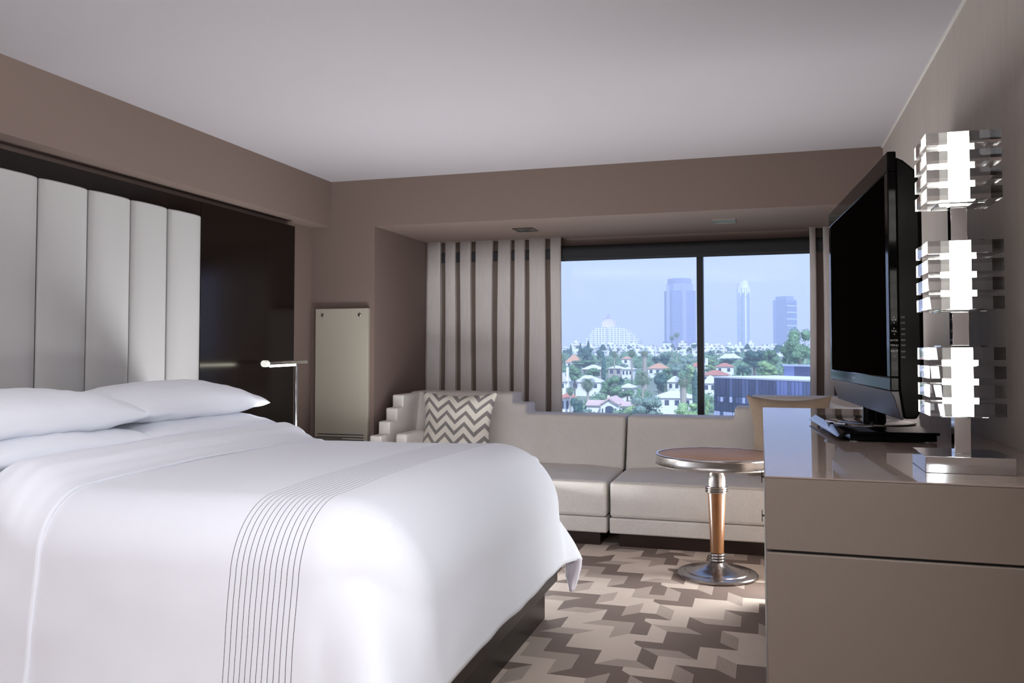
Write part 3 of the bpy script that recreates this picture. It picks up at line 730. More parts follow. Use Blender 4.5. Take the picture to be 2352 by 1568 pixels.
def crown_mesh(seed, kind):
    R = random.Random(seed); mb = MB(); cs = []
    if kind == 'round':
        for _ in range(15):
            a = R.uniform(0, 2 * pi); z = R.uniform(-.65, .7); q = sqrt(max(.05, 1 - z * z)) * R.uniform(.25, .72); c = (q * cos(a), q * sin(a), z); r = R.uniform(.22, .36)
            blob(mb, c, (r, r, r * .85), R); cs.append((c, r))
        def surf(R):
            c, r = R.choice(cs); d = Vector((R.gauss(0, 1), R.gauss(0, 1), R.gauss(0, 1))).normalized(); return Vector(c) + d * r * R.uniform(.9, 1.3)
        leaves(mb, 3000, R, .046, surf)
    elif kind == 'cone':
        for k in range(9):
            z = -1 + 2 * k / 8.5; r = .95 * (1 - (z + 1) / 2.12) ** .8 + .06; blob(mb, (R.uniform(-.1, .1), R.uniform(-.1, .1), z), (r, r, .24), R)
        def surf(R):
            z = R.uniform(-1, 1); r = .95 * (1 - (z + 1) / 2.1) ** .8 + .06; a = R.uniform(0, 2 * pi); return Vector((r * cos(a), r * sin(a), z)) * R.uniform(.9, 1.12)
        leaves(mb, 1500, R, .055, surf)
    elif kind == 'cypress':
        for k in range(8):
            z = -1 + 2 * k / 7.4; r = .9 * (1 - abs((z + .15) / 1.2) ** 2.4) ** .6 + .1 if abs((z + .15) / 1.2) < 1 else .15; blob(mb, (0, 0, z), (r, r, .3), R)
        def surf(R):
            z = R.uniform(-1, 1); q = min(.999, abs((z + .15) / 1.2)); r = .9 * (1 - q ** 2.4) ** .6 + .1; a = R.uniform(0, 2 * pi); return Vector((r * cos(a), r * sin(a), z)) * R.uniform(.92, 1.1)
        leaves(mb, 600, R, .05, surf)
    return mb
def palm_mesh(seed, nf, droop, fan=False):
    R = random.Random(seed); mb = MB()
    for k in range(nf):
        a = 2 * pi * k * .381966 + R.uniform(-.1, .1); el = radians(75) - (k / nf) * radians(75 + 60 * droop); L = R.uniform(.85, 1.05)
        pts = []; p = Vector((0, 0, 0)); e = el
        for q in range(8):
            pts.append(Vector(p)); p = p + Vector((cos(a) * cos(e), sin(a) * cos(e), sin(e))) * (L / 7); e -= radians(10 + 10 * droop)
        side = Vector((-sin(a), cos(a), 0))
        for q in range(1 if not fan else 4, 8):
            for sg in (1, -1):
                for h in (0, .5):
                    b0 = pts[q - 1].lerp(pts[q], h); b1 = pts[q - 1].lerp(pts[q], h + .3); ln = (.30 if not fan else .36) * sin(pi * min(1, (q + h + .6) / 9)) + .03
                    tip = b1 + side * sg * ln + (pts[q] - pts[q - 1]) * 1.4 + Vector((0, 0, -.10 * ln - R.uniform(0, .05)))
                    mb.add([b0, b1, tip], [(0, 1, 2)])
        w = .012
        for q in range(7): mb.add([pts[q] - side * w, pts[q] + side * w, pts[q + 1] + side * w * .7, pts[q + 1] - side * w * .7], [(0, 1, 2, 3)])
    return mb
PROTO = {}
def proto(key, mb, mat):
    o = mb.build(key, mat, recalc=False, smooth=False); me = o.data; bpy.data.objects.remove(o); PROTO[key] = me
for k in range(4):
    for c in LM: proto('round_%d_%s' % (k, c), crown_mesh(11 + k, 'round'), LM[c])
proto('cone', crown_mesh(31, 'cone'), LM['dark']); proto('cypress', crown_mesh(41, 'cypress'), LM['dark'])
proto('feather', palm_mesh(3, 46, .75), m_palm); proto('fan', palm_mesh(5, 44, .45, True), m_palm); proto('canary', palm_mesh(9, 60, .8), m_palm)
proto('skirt', MB().lathe([(.25, -1), (.8, -.75), (1, -.3), (.6, 0)], n=14), m_dry)
proto('trunk', MB().lathe([(1.25, 0), (1, .1), (.92, .5), (.8, 1)], n=9), m_trunk); proto('palm_trunk', MB().lathe([(1.1, 0), (.95, .2), (.9, .6), (.95, .97), (.8, 1)], n=10), m_ptrunk)
def inst(name, me, parent, loc, sc):
    o = bpy.data.objects.new(name, me); COL.objects.link(o); o.parent = parent; o.location = loc; o.scale = sc; return o
tk = [0]
def tree(kind, u, v0, v1, w, Y, label, group=None, col='mid', parts=True, trunkpx=None, single=False):
    """crown seen between rows v0 and v1, w pixels wide, standing at distance Y"""
    tk[0] += 1; R = random.Random(tk[0]); top, bot = at(u, v0, Y), at(u, v1, Y); s = (at(u + w, v0, Y) - at(u, v0, Y)).length; x = top.x; g = gz(Y) - .5
    name = {'round': 'tree', 'cone': 'pine_tree', 'cypress': 'cypress_tree', 'feather': 'palm_tree', 'fan': 'palm_tree', 'canary': 'palm_tree'}[kind]
    hz = (top.z - bot.z) / 2; cz = (top.z + bot.z) / 2
    if single:
        me = PROTO['round_%d_%s' % (tk[0] % 4, col)] if kind == 'round' else PROTO[kind]
        o = bpy.data.objects.new(name, me); COL.objects.link(o); o.location = (x, Y, cz); o.scale = (s / 2, s / 2, hz); o.rotation_euler = (0, 0, R.uniform(0, 6)); return tag(o, label, 'tree', group)
    t = thing(name, (x, Y, g), label, 'tree', group)
    if kind in ('round', 'cone', 'cypress'):
        me = PROTO['round_%d_%s' % (tk[0] % 4, col)] if kind == 'round' else PROTO[kind]
        c = inst('crown', me, t, (0, 0, cz - g), (s / 2, s / 2, hz)); c.rotation_euler = (0, 0, R.uniform(0, 6))
        inst('trunk', PROTO['trunk'], t, (0, 0, 0), (s * .05, s * .05, max(.5, cz - g)))
    else:
        r = s / 2; hub = top.z - .42 * r if kind != 'canary' else top.z - .62 * r
        c = inst('crown', PROTO[kind], t, (0, 0, hub - g), (r, r, r)); c.rotation_euler = (0, 0, R.uniform(0, 6))
        tw = (at(u + (trunkpx or 4), v0, Y) - at(u, v0, Y)).length / 2
        inst('trunk', PROTO['palm_trunk'], t, (0, 0, 0), (tw, tw, hub - g))
        if kind == 'fan' and trunkpx and trunkpx > 8: inst('dry_skirt', PROTO['skirt'], t, (0, 0, hub - g + .05 * r), (r * .55, r * .55, r * .75))
    return t
T = tree
T('cone', 1311, 792, 818, 9, 520, 'thin dark pine in the hazy row at the left window edge'); T('cone', 1333, 789, 816, 12, 500, 'dark pine in front of the stepped white apartment block, left one'); T('cone', 1351, 784, 814, 13, 480, 'tallest dark pine in front of the stepped white apartment block')
T('round', 1352, 798, 834, 42, 420, 'broad dark green tree below the stepped white apartment block', col='dark'); T('round', 1379, 799, 828, 20, 425, 'narrower dark tree right of the broad dark one', col='dark')
T('round', 1342, 826, 842, 62, 400, 'long low green bushes under the broad dark tree', col='mid')
T('feather', 1411, 806, 846, 24, 300, 'feathery palm left of the pair of palms in mid view', trunkpx=3); T('feather', 1451, 801, 850, 30, 300, 'feathery palm behind the brown house', trunkpx=4)
T('fan', 1480, 801, 838, 30, 290, 'fan palm with a pale thick trunk in the middle of the left pane', trunkpx=11)
T('round', 1527, 812, 838, 30, 390, 'dark rounded tree behind the orange roof', col='dark'); T('round', 1508, 816, 836, 22, 395, 'smaller dark tree left of the rounded one behind the orange roof', col='dark')
T('fan', 1543.5, 771, 790, 17, 450, 'tall thin fan palm before the violet office tower, shorter of two', trunkpx=1.8); T('fan', 1554.5, 763.5, 788, 19, 445, 'tall thin fan palm before the violet office tower, taller of two', trunkpx=1.8)
T('round', 1577, 818, 854, 32, 330, 'grey green tree just left of the window mullion', col='grey'); T('round', 1549, 830, 866, 34, 320, 'soft grey green tree right of the orange roof', col='grey'); T('round', 1590, 838, 870, 34, 310, 'bright green tree beside the window mullion', col='light')
T('cypress', 1386, 822, 872, 11, 310, 'slim dark cypress before the brown house'); T('cypress', 1597, 856, 930, 15, 230, 'slim dark cypress hard against the left side of the mullion')
T('canary', 1350, 862, 924, 50, 240, 'bushy date palm with arching fronds above the arched house', trunkpx=6)
T('round', 1400, 864, 912, 60, 262, 'large light green tree right of the bushy date palm', col='mid'); T('round', 1441, 890, 920, 46, 248, 'green tree right of the arched house roof', col='mid')
T('feather', 1476, 852, 900, 52, 256, 'drooping palm in front of the pale thick trunk', trunkpx=6); T('round', 1514, 850, 900, 40, 275, 'dark dappled tree in the middle of the left pane', col='dark'); T('round', 1530, 845, 872, 30, 300, 'mid green tree under the orange roof', col='mid')
T('fan', 1569, 862, 900, 46, 215, 'stout fan palm with a thick trunk near the mullion', trunkpx=16)
T('round', 1486, 904, 968, 78, 190, 'wide pale green tree over the middle of the sofa', col='grey'); T('round', 1450, 925, 966, 44, 195, 'pale green shrubby tree right of the arched doorway', col='light'); T('round', 1580, 926, 968, 66, 185, 'light green tree low beside the mullion', col='light')
T('round', 1326, 905, 962, 32, 200, 'dark green tree left of the arched house', col='dark'); T('round', 1347, 936, 966, 30, 205, 'pale bush in front of the left wing of the arched house', col='grey'); T('round', 1387, 944, 966, 16, 206, 'small lime bush beside the arched doorway', col='light')
T('round', 1836, 756, 838, 74, 230, 'tall full green tree at the right window edge', col='mid'); T('round', 1812, 788, 838, 44, 250, 'green tree leaning out left of the tall full one', col='mid')
T('round', 1732, 799, 848, 56, 300, 'big dark round tree right of the white slim tower', col='dark'); T('round', 1768, 797, 842, 54, 305, 'big round tree under the square blue tower', col='mid'); T('round', 1765, 830, 866, 62, 260, 'light green tree above the glass office roof', col='light'); T('round', 1706, 834, 864, 42, 280, 'dark green tree right of the red roofed house', col='dark')
T('round', 1672, 821, 838, 46, 380, 'dark clipped hedge trees behind the red roofed house', col='dark'); T('round', 1634, 822, 840, 26, 385, 'light green tree right of the mullion, in front of the pale buildings', col='light'); T('round', 1632, 838, 856, 34, 340, 'yellow green tree left of the red roofed house', col='light')
T('round', 1622, 905, 968, 30, 190, 'light green tree low on the right side of the mullion', col='light'); T('round', 1646, 876, 904, 18, 250, 'small green tree beside the corner of the glass office', col='mid')
T('feather', 1290, 812, 856, 32, 280, 'palm cut by the striped curtain edge', trunkpx=4); T('round', 1320, 838, 876, 36, 285, 'green tree right of the tall white chimney', col='mid'); T('round', 1364, 842, 866, 50, 310, 'wide green tree left of the slim cypress', col='mid'); T('feather', 1310, 888, 930, 30, 215, 'low palm above the house with arched windows', trunkpx=5)
T('round', 1432, 832, 850, 36, 345, 'grey green tree over the roof of the brown house', col='grey'); T('round', 1424, 866, 884, 22, 300, 'small tree before the brown house', col='dark'); T('round', 1572, 880, 898, 20, 250, 'small green tree behind the stout fan palm', col='mid')
for k in range(46):
    R = random.Random(900 + k); u = 1290 + (k + R.uniform(0, .9)) * 12.4; Y = R.uniform(520, 820); vt = R.uniform(788, 806)
    T('cone' if R.random() < .3 else 'round', u, vt, vt + R.uniform(9, 17), R.uniform(9, 22), Y, 'small hazy tree among the pale buildings under the skyline', 'hazy trees under the skyline', R.choice(['dark', 'grey', 'dark']), single=True)

# garden shrubs between the houses
sh = MB(); R = random.Random(77)
for k in range(300):
    Y = R.uniform(190, 600); u = R.uniform(1270, 1880); p = at(u, 800, Y); r = R.uniform(.9, 2.0) * (1 + Y / 800)
    c_ = Vector((p.x, Y, gz(Y) + r * .4)); blob(sh, c_, (r * 1.3, r * .9, r * .85), R, 2)
    def ssf(R):
        q = Vector((R.gauss(0, 1), R.gauss(0, 1), abs(R.gauss(0, 1)))).normalized() * R.uniform(.85, 1.25); return c_ + Vector((q.x * r * 1.4, q.y * r, q.z * r))
    leaves(sh, 90, R, .16 * r, ssf)
so = sh.build('garden_shrubs', LM['mid'], recalc=False); tag(so, 'green garden shrubs between the houses below the window', 'shrubs', kind='stuff')

# ---- houses
def facade(name, wall, glass, ph, pz, fh, fz, rough=.6, spec=.3):
    t = NT(name); tc = t.n('ShaderNodeTexCoord'); x = t.n('ShaderNodeSeparateXYZ'); t.l(tc.outputs['Object'], x.inputs[0])
    gn = t.n('ShaderNodeNewGeometry'); nx = t.n('ShaderNodeSeparateXYZ'); t.l(gn.outputs['Normal'], nx.inputs[0])
    h = t.math('ADD', x.outputs[0], x.outputs[1])
    a = t.math('LESS_THAN', t.math('FRACT', t.math('DIVIDE', h, ph)), fh); b = t.math('LESS_THAN', t.math('FRACT', t.math('DIVIDE', x.outputs[2], pz)), fz)
    side = t.math('LESS_THAN', t.math('ABSOLUTE', nx.outputs[2]), .5)
    t.setp(color=t.mix(t.math('MULTIPLY', t.math('MULTIPLY', a, b), side), wall, glass), rough=rough, spec=spec); return t.m
m_white = plain('white stucco', rgb(236, 232, 226), .8); m_tan = plain('tan stucco', rgb(176, 164, 156), .8); m_win = plain('dark house glass', rgb(70, 76, 96), .2)
ROOF = {'pink': plain('pink clay tiles', rgb(204, 170, 162), .8), 'red': plain('red clay tiles', rgb(190, 122, 100), .8), 'pale': plain('pale roofing', rgb(214, 206, 204), .8), 'orange': plain('orange clay tiles', rgb(206, 150, 116), .8)}
def house(u0, u1, vr, ve, Y, roof, label, wall=None, gable=False, wins=2, depth=9, chim=None, over=.5, arches=False, winv=None):
    a, b = at(u0, ve, Y), at(u1, ve, Y); x0, x1, ze = a.x, b.x, a.z; zr = at(u0, vr, Y + depth / 2).z; g = gz(Y) - 1.5; wall = wall or m_white
    h = thing('house', ((x0 + x1) / 2, Y, g), label, 'house')
    MB().box(x0, x1, Y, Y + depth, g, ze).build('walls', wall, h)
    X0, X1, A, B = x0 - over, x1 + over, Y - over, Y + depth + over; zr = max(zr, ze + .5); r = MB(); ins = min((X1 - X0) * .42, depth * .5)
    if gable:
        r.prism([(X0, ze), (X1, ze), ((X0 + X1) / 2, zr)], 'Y', A, B)
    else:
        r.add([(X0, A, ze), (X1, A, ze), (X1, B, ze), (X0, B, ze), (X0 + ins, (A + B) / 2, zr), (X1 - ins, (A + B) / 2, zr)], [(0, 1, 5, 4), (2, 3, 4, 5), (1, 2, 5), (3, 0, 4), (3, 2, 1, 0)])
    r.build('roof', ROOF[roof], h)
    n = wins
    for k in range(n):
        xc = x0 + (x1 - x0) * (k + .5) / n; ww = min(.6, (x1 - x0) / n * .25); zt = ze - .6; zb_ = zt - 1.4
        if arches:
            ol = [(xc - ww, zb_ - .8), (xc + ww, zb_ - .8)] + [(xc + ww * cos(q * pi / 8), zt - ww + ww * sin(q * pi / 8)) for q in range(9)]
            MB().prism(ol, 'Y', Y - .06, Y + .1).build('window', m_win, h)
        else: MB().box(xc - ww, xc + ww, Y - .06, Y + .1, zb_, zt).build('window', m_win, h)
    if chim:
        uc, vc, wc = chim; p = at(uc, vc, Y + 1.5); wd = (at(uc + wc, vc, Y) - at(uc, vc, Y)).length / 2
        MB().box(p.x - wd, p.x + wd, Y + 1.2, Y + 2.2, ze - 2, p.z).build('chimney', m_white, h)
    return h
# the arched house straight below the stepped apartment block
hA = thing('house', (at(1400, 930, 226).x, 226, gz(226)), 'white house with a gabled front and an arched doorway, low in the left pane', 'house')
g = gz(226) - 1.5; P = lambda u, v: at(u, v, 226)
MB().prism([(P(1379.5, 958).x, g), (P(1421, 958).x, g), (P(1421, 929).x, P(1421, 929).z), (P(1406, 918).x, P(1406, 919).z), (P(1392, 919).x, P(1392, 920).z), (P(1379.5, 929).x, P(1379.5, 929).z)], 'Y', 226, 236).build('gable_front', m_white, hA)
wr = MB(); L_, R_, M_ = P(1377.5, 930), P(1422.5, 930), P(1399.5, 916.5)
wr.prism([(L_.x, L_.z), (M_.x, M_.z), (R_.x, R_.z), (R_.x, R_.z + .3), (M_.x, M_.z + .55), (L_.x, L_.z + .3)], 'Y', 225.3, 237); wr.build('roof', ROOF['pink'], hA)
for u0, u1, vr, ve in ((1342, 1379, 917.5, 932), (1421, 1456, 921, 934)):
    a, b = P(u0, ve), P(u1, ve); MB().box(a.x, b.x, 229, 236, g, a.z).build('wing_walls', m_white, hA)
    zt = at(u0, vr, 233).z; MB().prism([(228.4, a.z), (236.6, a.z), (232.5, zt)], 'X', a.x - .3, b.x + .3).build('wing_roof', ROOF['pink'], hA)
xc, ww = P(1399.5, 940).x, (P(1408.5, 940) - P(1390.5, 940)).length / 2; zt = P(1400, 932).z
MB().prism([(xc - ww, g), (xc + ww, g)] + [(xc + ww * cos(q * pi / 10), zt - ww * .55 + ww * .55 * sin(q * pi / 10)) for q in range(11)], 'Y', 225.9, 226.2).build('arched_door', m_win, hA)
for u in (1413.5, 1384): MB().box(P(u - 1.4, 940).x, P(u + 1.4, 940).x, 225.9, 226.2, P(u, 949).z, P(u, 938).z).build('window', m_win, hA)
MB().box(P(1425, 940).x, P(1435.5, 940).x, 228.85, 229.2, at(1430, 946, 229).z, at(1430, 938, 229).z).build('window', m_win, hA)
MB().box(P(1384.5, 911).x, P(1389, 911).x, 233, 234, P(1387, 922).z, P(1387, 911).z).build('chimney', m_white, hA)
house(1286, 1309, 901, 914, 218, 'red', 'white house with arched windows and a red roof beside the striped curtain', arches=True, wins=2, depth=7)
house(1284, 1299, 855, 876, 262, 'pale', 'white gabled house with a tall chimney at the left window edge', gable=True, wins=1, chim=(1303.5, 843, 5), depth=6)
house(1309, 1379, 861, 877, 288, 'pale', 'low white house with a wide pale roof behind the bushy date palm', wins=3, depth=10)
house(1336, 1382, 837, 848, 352, 'pale', 'long grey roofed house behind the green trees', wall=m_tan, wins=3)
house(1397, 1428, 839, 846, 335, 'pale', 'brown house with a flat roof and dark porch behind the cypress', wall=m_tan, wins=2, depth=10); house(1428, 1452, 842, 848, 325, 'pale', 'pale flat roofed wing with narrow windows right of the brown house', wins=3, depth=9)
house(1488, 1533, 834, 846, 368, 'orange', 'house with a long orange roof in the middle of the left pane', wins=3)
house(1497, 1590, 896, 913, 236, 'pale', 'wide white house with a pale roof behind the stout fan palm', wins=4, depth=11)
house(1533, 1562, 863, 877, 282, 'pale', 'small white house with a grey roof above the wide white house', wins=2)
house(1424, 1452, 880, 890, 268, 'pale', 'small house with a pale roof and brick chimney right of the light green tree', wins=1)
house(1615, 1645, 862, 880, 275, 'pale', 'white house with a pale roof between the mullion and the glass office', wins=2)
house(1643, 1684, 833, 842, 362, 'red', 'white house with a red hipped roof right of the mullion', wins=2)
house(1612, 1672, 849, 861, 312, 'red', 'long low house with a red roof above the glass office', wins=4)
house(1299, 1330, 814, 832, 455, 'orange', 'house with an orange roof under the pines', wins=2); house(1648, 1704, 812, 824, 485, 'pale', 'long house with a pale grey roof in front of the far buildings', wins=4)
house(1428, 1446, 818, 824, 420, 'orange', 'small orange roofed house between the palms', wins=1); house(1588, 1606, 832, 842, 380, 'red', 'small red roofed house partly behind the mullion', wins=1, depth=6); house(1612, 1622, 826, 850, 345, 'pale', 'narrow white house end with a chimney right of the mullion', wins=1, depth=5, chim=(1623, 822, 6))

# ---- pale mid-rise blocks under the skyline
fm1 = facade('white block with balconies', rgb(240, 238, 238), rgb(120, 124, 146), 4.2, 3.4, .5, .42)
fm2 = facade('cream block with balconies', rgb(232, 224, 216), rgb(128, 126, 142), 5.5, 3.2, .55, .4)
R = random.Random(5)
for k in range(64):
    row = k % 3; Y = (640, 740, 860)[row] + R.uniform(-20, 20); u = 1286 + (k / 64) * 590 + R.uniform(-6, 6); wpx = R.uniform(12, 30); vt = (R.uniform(799, 807), R.uniform(794, 802), R.uniform(787, 796))[row]
    a, b = at(u, vt, Y), at(u + wpx, vt, Y); z0 = gz(Y) - 3; m = R.choice((fm1, fm1, fm2)); d = R.uniform(9, 16)
    c = MB().box(a.x, b.x, Y, Y + d, z0, a.z)
    if R.random() < .6: c.box(a.x + (b.x - a.x) * .25, a.x + (b.x - a.x) * .6, Y + 2, Y + d - 1, a.z, a.z + R.uniform(1.5, 3.5))
    tag(c.build('pale_building', m), 'small pale building in the hazy row under the skyline', 'building', 'hazy low buildings under the skyline')

# ---- towers
def prism_at(pts, z0, z1): return MB().prism(pts, 'Z', z0, z1)
f_cond = facade('terraced white facade', rgb(250, 244, 244), rgb(112, 106, 146), 5.4, 3.6, .48, .5)
YT = 1500; zb0 = gz(YT) - 6; ab = thing('apartment_tower', (at(1395, 790, YT).x, YT, zb0), 'stepped white apartment block with a pointed roof on the skyline', 'building')
for i, (u0, u1, v) in enumerate(((1337, 1345, 786), (1344, 1351, 775), (1350, 1358, 766), (1357, 1366, 758), (1366, 1396, 751), (1397, 1403, 750), (1403, 1426, 751), (1425, 1440, 757), (1440, 1449, 766), (1449, 1459, 772), (1458, 1465, 780))):
    a, b = at(u0, v, YT), at(u1, v, YT); o_ = 12 * abs(i - 5) ** .7; MB().box(a.x, b.x, YT + o_ * .35, YT + 60, zb0, a.z).build('terrace_block', f_cond if i != 5 else m_white, ab)
a, b, c = at(1377, 737, YT), at(1405, 751, YT), at(1391, 718, YT); xm = (a.x + b.x) / 2; m_rose = plain('pale rose stone', rgb(232, 206, 206), .8)
MB().prism([(a.x + 1, b.z), (b.x, b.z), (b.x, a.z + 3), (b.x - 5, a.z + 4), (a.x + 7, a.z + 4), (a.x + 1, a.z - 2)], 'Y', YT + 18, YT + 44).build('crown_block', m_rose, ab)
hh = at(1391, 732, YT).z; m_mauve = plain('mauve roof', rgb(170, 146, 168), .7)
MB().lathe([(11, 0), (4, at(1391, 728, YT).z - hh), (2, at(1391, 724.5, YT).z - hh), (.5, at(1391, 717, YT).z - hh)], (xm, YT + 30, hh), 4).build('spire', m_mauve, ab)

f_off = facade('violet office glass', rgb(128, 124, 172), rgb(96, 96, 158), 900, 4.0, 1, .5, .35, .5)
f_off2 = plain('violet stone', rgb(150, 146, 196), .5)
YT = 1480; zb0 = gz(YT) - 6; ot = thing('office_tower', (at(1558, 790, YT).x, YT + 30, zb0), 'tall violet office tower with a stepped top left of the window mullion', 'building')
def octo(u0, u1, v, name, m, cut, zlo):
    a, b = at(u0, v, YT), at(u1, v, YT); W = b.x - a.x; q = W * cut
    pts = [(a.x, YT + q), (a.x + q, YT), (b.x - q, YT), (b.x, YT + q), (b.x, YT + W - q), (b.x - q, YT + W), (a.x + q, YT + W), (a.x, YT + W - q)]
    prism_at(pts, zlo, a.z).build(name, m, ot); return a.z
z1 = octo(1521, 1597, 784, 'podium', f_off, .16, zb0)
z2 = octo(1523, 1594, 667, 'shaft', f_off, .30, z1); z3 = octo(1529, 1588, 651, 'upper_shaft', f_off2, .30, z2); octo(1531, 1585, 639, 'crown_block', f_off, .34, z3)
for u0, u1 in ((1530, 1537), (1567, 1576)):
    a, b = at(u0, 655, YT), at(u1, 655, YT); MB().box(a.x, b.x, YT - 1.2 + (6 if u0 < 1540 else 0), YT + 8, z1, a.z).build('pier', f_off2, ot)

f_res = facade('white balcony facade', rgb(252, 250, 250), rgb(112, 114, 168), 5.0, 3.7, .42, .55)
YT = 1700; zb0 = gz(YT) - 6; rt = thing('apartment_tower', (at(1707, 790, YT).x, YT + 20, zb0), 'slim white apartment tower right of the window mullion', 'building')
def cyl(u0, u1, v, name, m, zlo, n=14):
    a, b = at(u0, v, YT), at(u1, v, YT); r = (b.x - a.x) / 2; MB().lathe([(r, zlo), (r, a.z)], ((a.x + b.x) / 2, YT + 16, 0), n).build(name, m, rt); return a.z
z1 = cyl(1691.5, 1722.5, 680, 'shaft', f_res, zb0); z2 = cyl(1691, 1723.5, 660, 'balcony_floors', f_res, z1, 18); z3 = cyl(1693, 1719, 648, 'crown_block', m_white, z2, 10); cyl(1704, 1716, 643, 'roof_cap', m_white, z3, 10)
for u in (1697, 1708, 1719): p = at(u, 672, YT); MB().box(p.x - 2.2, p.x + 2.2, YT - 1.0 + abs(u - 1708) * .45, YT + 8, zb0, p.z).build('window_bay', facade('bay glass', rgb(168, 170, 206), rgb(130, 134, 182), 900, 3.7, 1, .5), rt)
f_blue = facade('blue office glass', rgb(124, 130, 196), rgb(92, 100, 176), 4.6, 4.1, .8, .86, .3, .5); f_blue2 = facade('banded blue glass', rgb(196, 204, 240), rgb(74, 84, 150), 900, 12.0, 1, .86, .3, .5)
YT = 1600; zb0 = gz(YT) - 6; bt = thing('office_tower', (at(1803, 790, YT).x, YT + 20, zb0), 'square blue office tower at the right of the view', 'building')
def quad(uc, ul, ur, v, name, m, zlo, dl=26, dr_=18):
    C, L, Rr = at(uc, v, YT), at(ul, v, YT + dl), at(ur, v, YT + dr_); D = L + Rr - C
    prism_at([(C.x, C.y), (Rr.x, Rr.y), (D.x, D.y), (L.x, L.y)], zlo, C.z).build(name, m, bt); return C.z
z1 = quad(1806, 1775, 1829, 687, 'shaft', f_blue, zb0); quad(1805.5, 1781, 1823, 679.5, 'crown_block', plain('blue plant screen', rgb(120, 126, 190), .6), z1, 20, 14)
C, Rr = at(1806.5, 690, YT - 1), at(1829.3, 690, YT + 17); MB().add([(C.x, C.y, gz(YT)), (Rr.x, Rr.y, gz(YT)), (Rr.x, Rr.y, C.z), (C.x, C.y, C.z)], [(0, 1, 2, 3)])
sd = MB(); dx, dy = Rr.x - C.x, Rr.y - C.y; n_ = Vector((dy, -dx, 0)).normalized() * .8
sd.prism([(C.x, C.y), (C.x + n_.x, C.y + n_.y), (Rr.x + n_.x, Rr.y + n_.y), (Rr.x, Rr.y)], 'Z', zb0, C.z - 2).build('banded_face', f_blue2, bt)

# ---- the glass office across the street
YL, YR = 150.0, 134.0; A_ = at(1640, 864, YL); B_ = at(1862, 869.5, YR); d_ = (Vector((B_.x, B_.y, 0)) - Vector((A_.x, A_.y, 0))); E_ = Vector((A_.x, A_.y, 0)) + d_ * 1.5; zt = A_.z; g = gz(140) - 1
go = thing('glass_office', (A_.x + 8, 148, g), 'dark blue glass office block across the street with a flat pale roof', 'building')
dn = d_.normalized(); nn = Vector((dn.y, -dn.x, 0)); bk = -nn * 26
MB().prism([(A_.x, A_.y), (E_.x, E_.y), (E_.x + bk.x, E_.y + bk.y), (A_.x + bk.x, A_.y + bk.y)], 'Z', g, zt - .25).build('core', plain('office core', rgb(40, 46, 66), .6), go)
MB().prism([(A_.x, A_.y), (E_.x, E_.y), (E_.x + bk.x, E_.y + bk.y), (A_.x + bk.x, A_.y + bk.y)], 'Z', zt - .25, zt).build('roof_slab', plain('pale roof', rgb(214, 210, 210), .8), go)
m_pan = [plain('navy pane', rgb(52, 60, 92), .12, spec=.8), plain('slate pane', rgb(84, 94, 128), .15, spec=.8), plain('blue pane', rgb(112, 122, 170), .15, spec=.8), plain('pane with pale reflection', rgb(206, 206, 224), .3, spec=.6), plain('spandrel pane', rgb(96, 78, 92), .3)]  # paler panes carry reflections painted into their colour
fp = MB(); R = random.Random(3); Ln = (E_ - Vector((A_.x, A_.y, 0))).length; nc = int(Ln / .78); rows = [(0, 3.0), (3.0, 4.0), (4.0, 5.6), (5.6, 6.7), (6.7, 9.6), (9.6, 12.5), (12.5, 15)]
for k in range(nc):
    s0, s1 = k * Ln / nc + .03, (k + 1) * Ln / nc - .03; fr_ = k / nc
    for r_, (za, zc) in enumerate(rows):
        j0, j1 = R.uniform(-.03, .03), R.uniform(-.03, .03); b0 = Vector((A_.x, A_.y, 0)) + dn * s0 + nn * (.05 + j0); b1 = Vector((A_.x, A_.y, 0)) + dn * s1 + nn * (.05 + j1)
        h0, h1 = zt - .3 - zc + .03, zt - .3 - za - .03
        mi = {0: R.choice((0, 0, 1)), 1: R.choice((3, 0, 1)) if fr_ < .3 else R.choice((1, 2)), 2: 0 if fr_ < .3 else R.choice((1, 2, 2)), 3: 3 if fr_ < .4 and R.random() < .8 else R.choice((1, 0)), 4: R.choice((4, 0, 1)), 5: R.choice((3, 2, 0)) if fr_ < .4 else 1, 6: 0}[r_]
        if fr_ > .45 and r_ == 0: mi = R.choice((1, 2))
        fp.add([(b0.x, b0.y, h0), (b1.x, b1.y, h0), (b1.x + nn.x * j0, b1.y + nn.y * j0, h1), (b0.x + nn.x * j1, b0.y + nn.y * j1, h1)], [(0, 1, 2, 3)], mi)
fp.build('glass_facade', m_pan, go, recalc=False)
pa, pb = at(1801, 838, 158), at(1885, 838, 152); zr0 = zt; pz = pa.z
ph = thing('roof_penthouse', (pa.x + 3, 158, zt), 'dark glass penthouse standing on the roof of the glass office', 'building')
MB().prism([(pa.x, pa.y), (pb.x, pb.y), (pb.x, pb.y + 9), (pa.x, pa.y + 9)], 'Z', zt, pz - .2).build('glass_walls', facade('penthouse glass', rgb(120, 130, 170), rgb(58, 66, 100), 1.0, 3.4, .94, .97, .12, .8), ph)
MB().prism([(pa.x - .2, pa.y - .2), (pb.x, pb.y - .2), (pb.x, pb.y + 9.2), (pa.x - .2, pa.y + 9.2)], 'Z', pz - .2, pz).build('roof_edge', plain('roof edge', rgb(176, 180, 204), .6), ph)

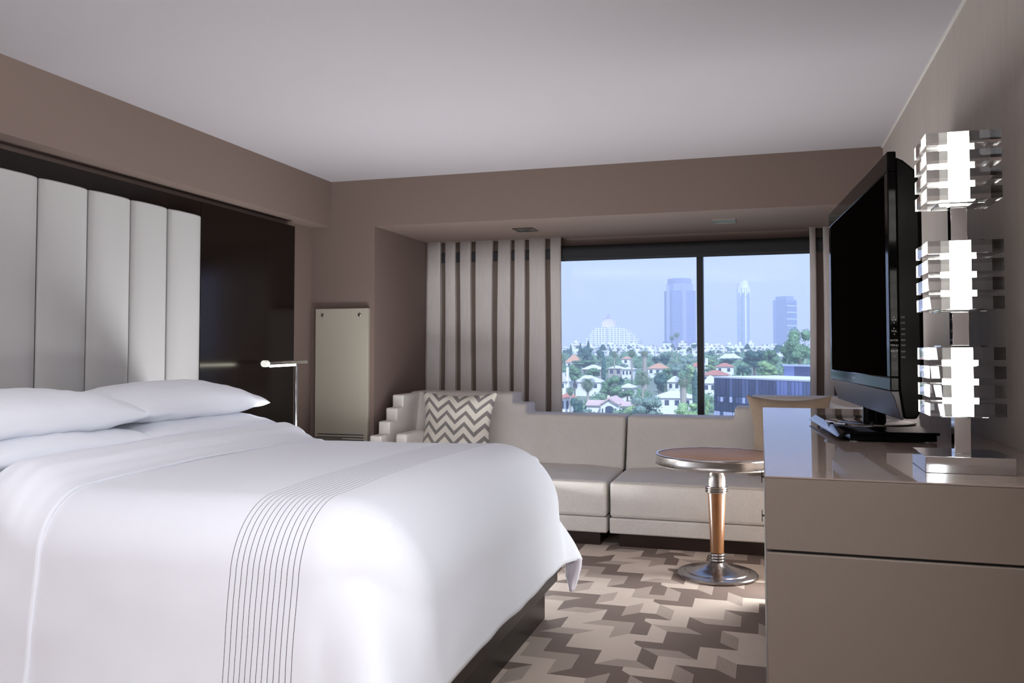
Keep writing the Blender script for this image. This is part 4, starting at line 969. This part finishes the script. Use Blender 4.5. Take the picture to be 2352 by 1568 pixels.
# ---- haze in the air between the window and the skyline
hm = bpy.data.materials.new('city haze'); hm.use_nodes = True; ht = hm.node_tree
for nd in list(ht.nodes):
    if nd.type == 'BSDF_PRINCIPLED': ht.nodes.remove(nd)
vs_ = ht.nodes.new('ShaderNodeVolumeScatter'); vs_.inputs['Color'].default_value = (.88, .94, 1, 1); vs_.inputs['Density'].default_value = .00065; vs_.inputs['Anisotropy'].default_value = .2
ho = next(n for n in ht.nodes if n.type == 'OUTPUT_MATERIAL'); ht.links.new(vs_.outputs[0], ho.inputs['Volume'])
hz = MB().box(-1600, 1300, 8, 2700, -40, 345).build('haze', hm); tag(hz, 'pale blue haze hanging over the city outside', 'haze', kind='stuff')
# ================================================================ LIGHT
w = bpy.data.worlds.new('sky'); SC.world = w; w.use_nodes = True
wt = w.node_tree; bg = wt.nodes['Background']
tc = wt.nodes.new('ShaderNodeTexCoord'); sx = wt.nodes.new('ShaderNodeSeparateXYZ'); wt.links.new(tc.outputs['Generated'], sx.inputs[0])
cr = wt.nodes.new('ShaderNodeValToRGB'); wt.links.new(sx.outputs[2], cr.inputs[0])
cr.color_ramp.elements[0].position = 0.0; cr.color_ramp.elements[0].color = (.63, .59, 1.0, 1)
cr.color_ramp.elements[1].position = .6; cr.color_ramp.elements[1].color = (.30, .46, .86, 1)
e = cr.color_ramp.elements.new(.14); e.color = (.65, .605, 1.0, 1)
wt.links.new(cr.outputs[0], bg.inputs[0]); bg.inputs[1].default_value = 1.45
def light(name, typ, loc, energy, color=(1, 1, 1), rot=(0, 0, 0), **k):
    d = bpy.data.lights.new(name, typ); d.energy = energy; d.color = color
    for a, v in k.items(): setattr(d, a, v)
    o = bpy.data.objects.new(name, d); COL.objects.link(o); o.location = loc; o.rotation_euler = rot; return o
light('sun', 'SUN', (40, -60, 80), 6.2, (.86, .92, 1), (radians(46), 0, radians(30)), angle=radians(.6))
def aim(d): return Vector(d).to_track_quat('-Z', 'Y').to_euler()
# added fill lights, no fixtures, out of view by the camera, aimed upward
for x, y, p in ((-2.3, .1, 105), (-1.0, -.4, 125), (-.4, -1.5, 85)):
    light('back_fill', 'AREA', (x, y, 1.62), p, (.90, .955, 1), (pi, 0, 0), shape='DISK', size=.8)
# wide fill light added low between bed and sofa, hidden by the bed
light('floor_fill', 'AREA', (-1.8, 4.32, .10), 82, (.93, .965, 1), aim((.12, -.42, .86)), shape='RECTANGLE', size=1.3, size_y=.5)
# invented side fill, no lamp there, brightens the foot of the bed
light('foot_fill', 'AREA', (.62, .42, 1.15), 17, (.92, .96, 1), aim((-1, -.08, -.1)), shape='RECTANGLE', size=.35, size_y=.6)
# unseen fill added high beside the camera, brightens the bed and pillows
light('bed_fill', 'AREA', (.45, .75, 2.1), 50, (.93, .965, 1), aim((-1, -.22, -.5)), shape='RECTANGLE', size=.5, size_y=.25)
# small fill light added out of sight behind the dresser, brightens bed and ceiling
light('corner_fill', 'AREA', (.24, 4.56, .32), 30, (.94, .97, 1), aim((-.33, -.8, .5)), shape='DISK', size=.4)
SC.view_settings.view_transform = 'Standard'; SC.view_settings.look = 'None'; SC.view_settings.exposure = 0; SC.view_settings.gamma = 1
SC.view_settings.use_curve_mapping = False
cy = SC.cycles
cy.use_denoising = True; cy.max_bounces = 10; cy.diffuse_bounces = 5; cy.glossy_bounces = 5; cy.transmission_bounces = 10; cy.transparent_max_bounces = 12; cy.volume_bounces = 1
cy.sample_clamp_indirect = 6; cy.caustics_reflective = True; cy.caustics_refractive = True
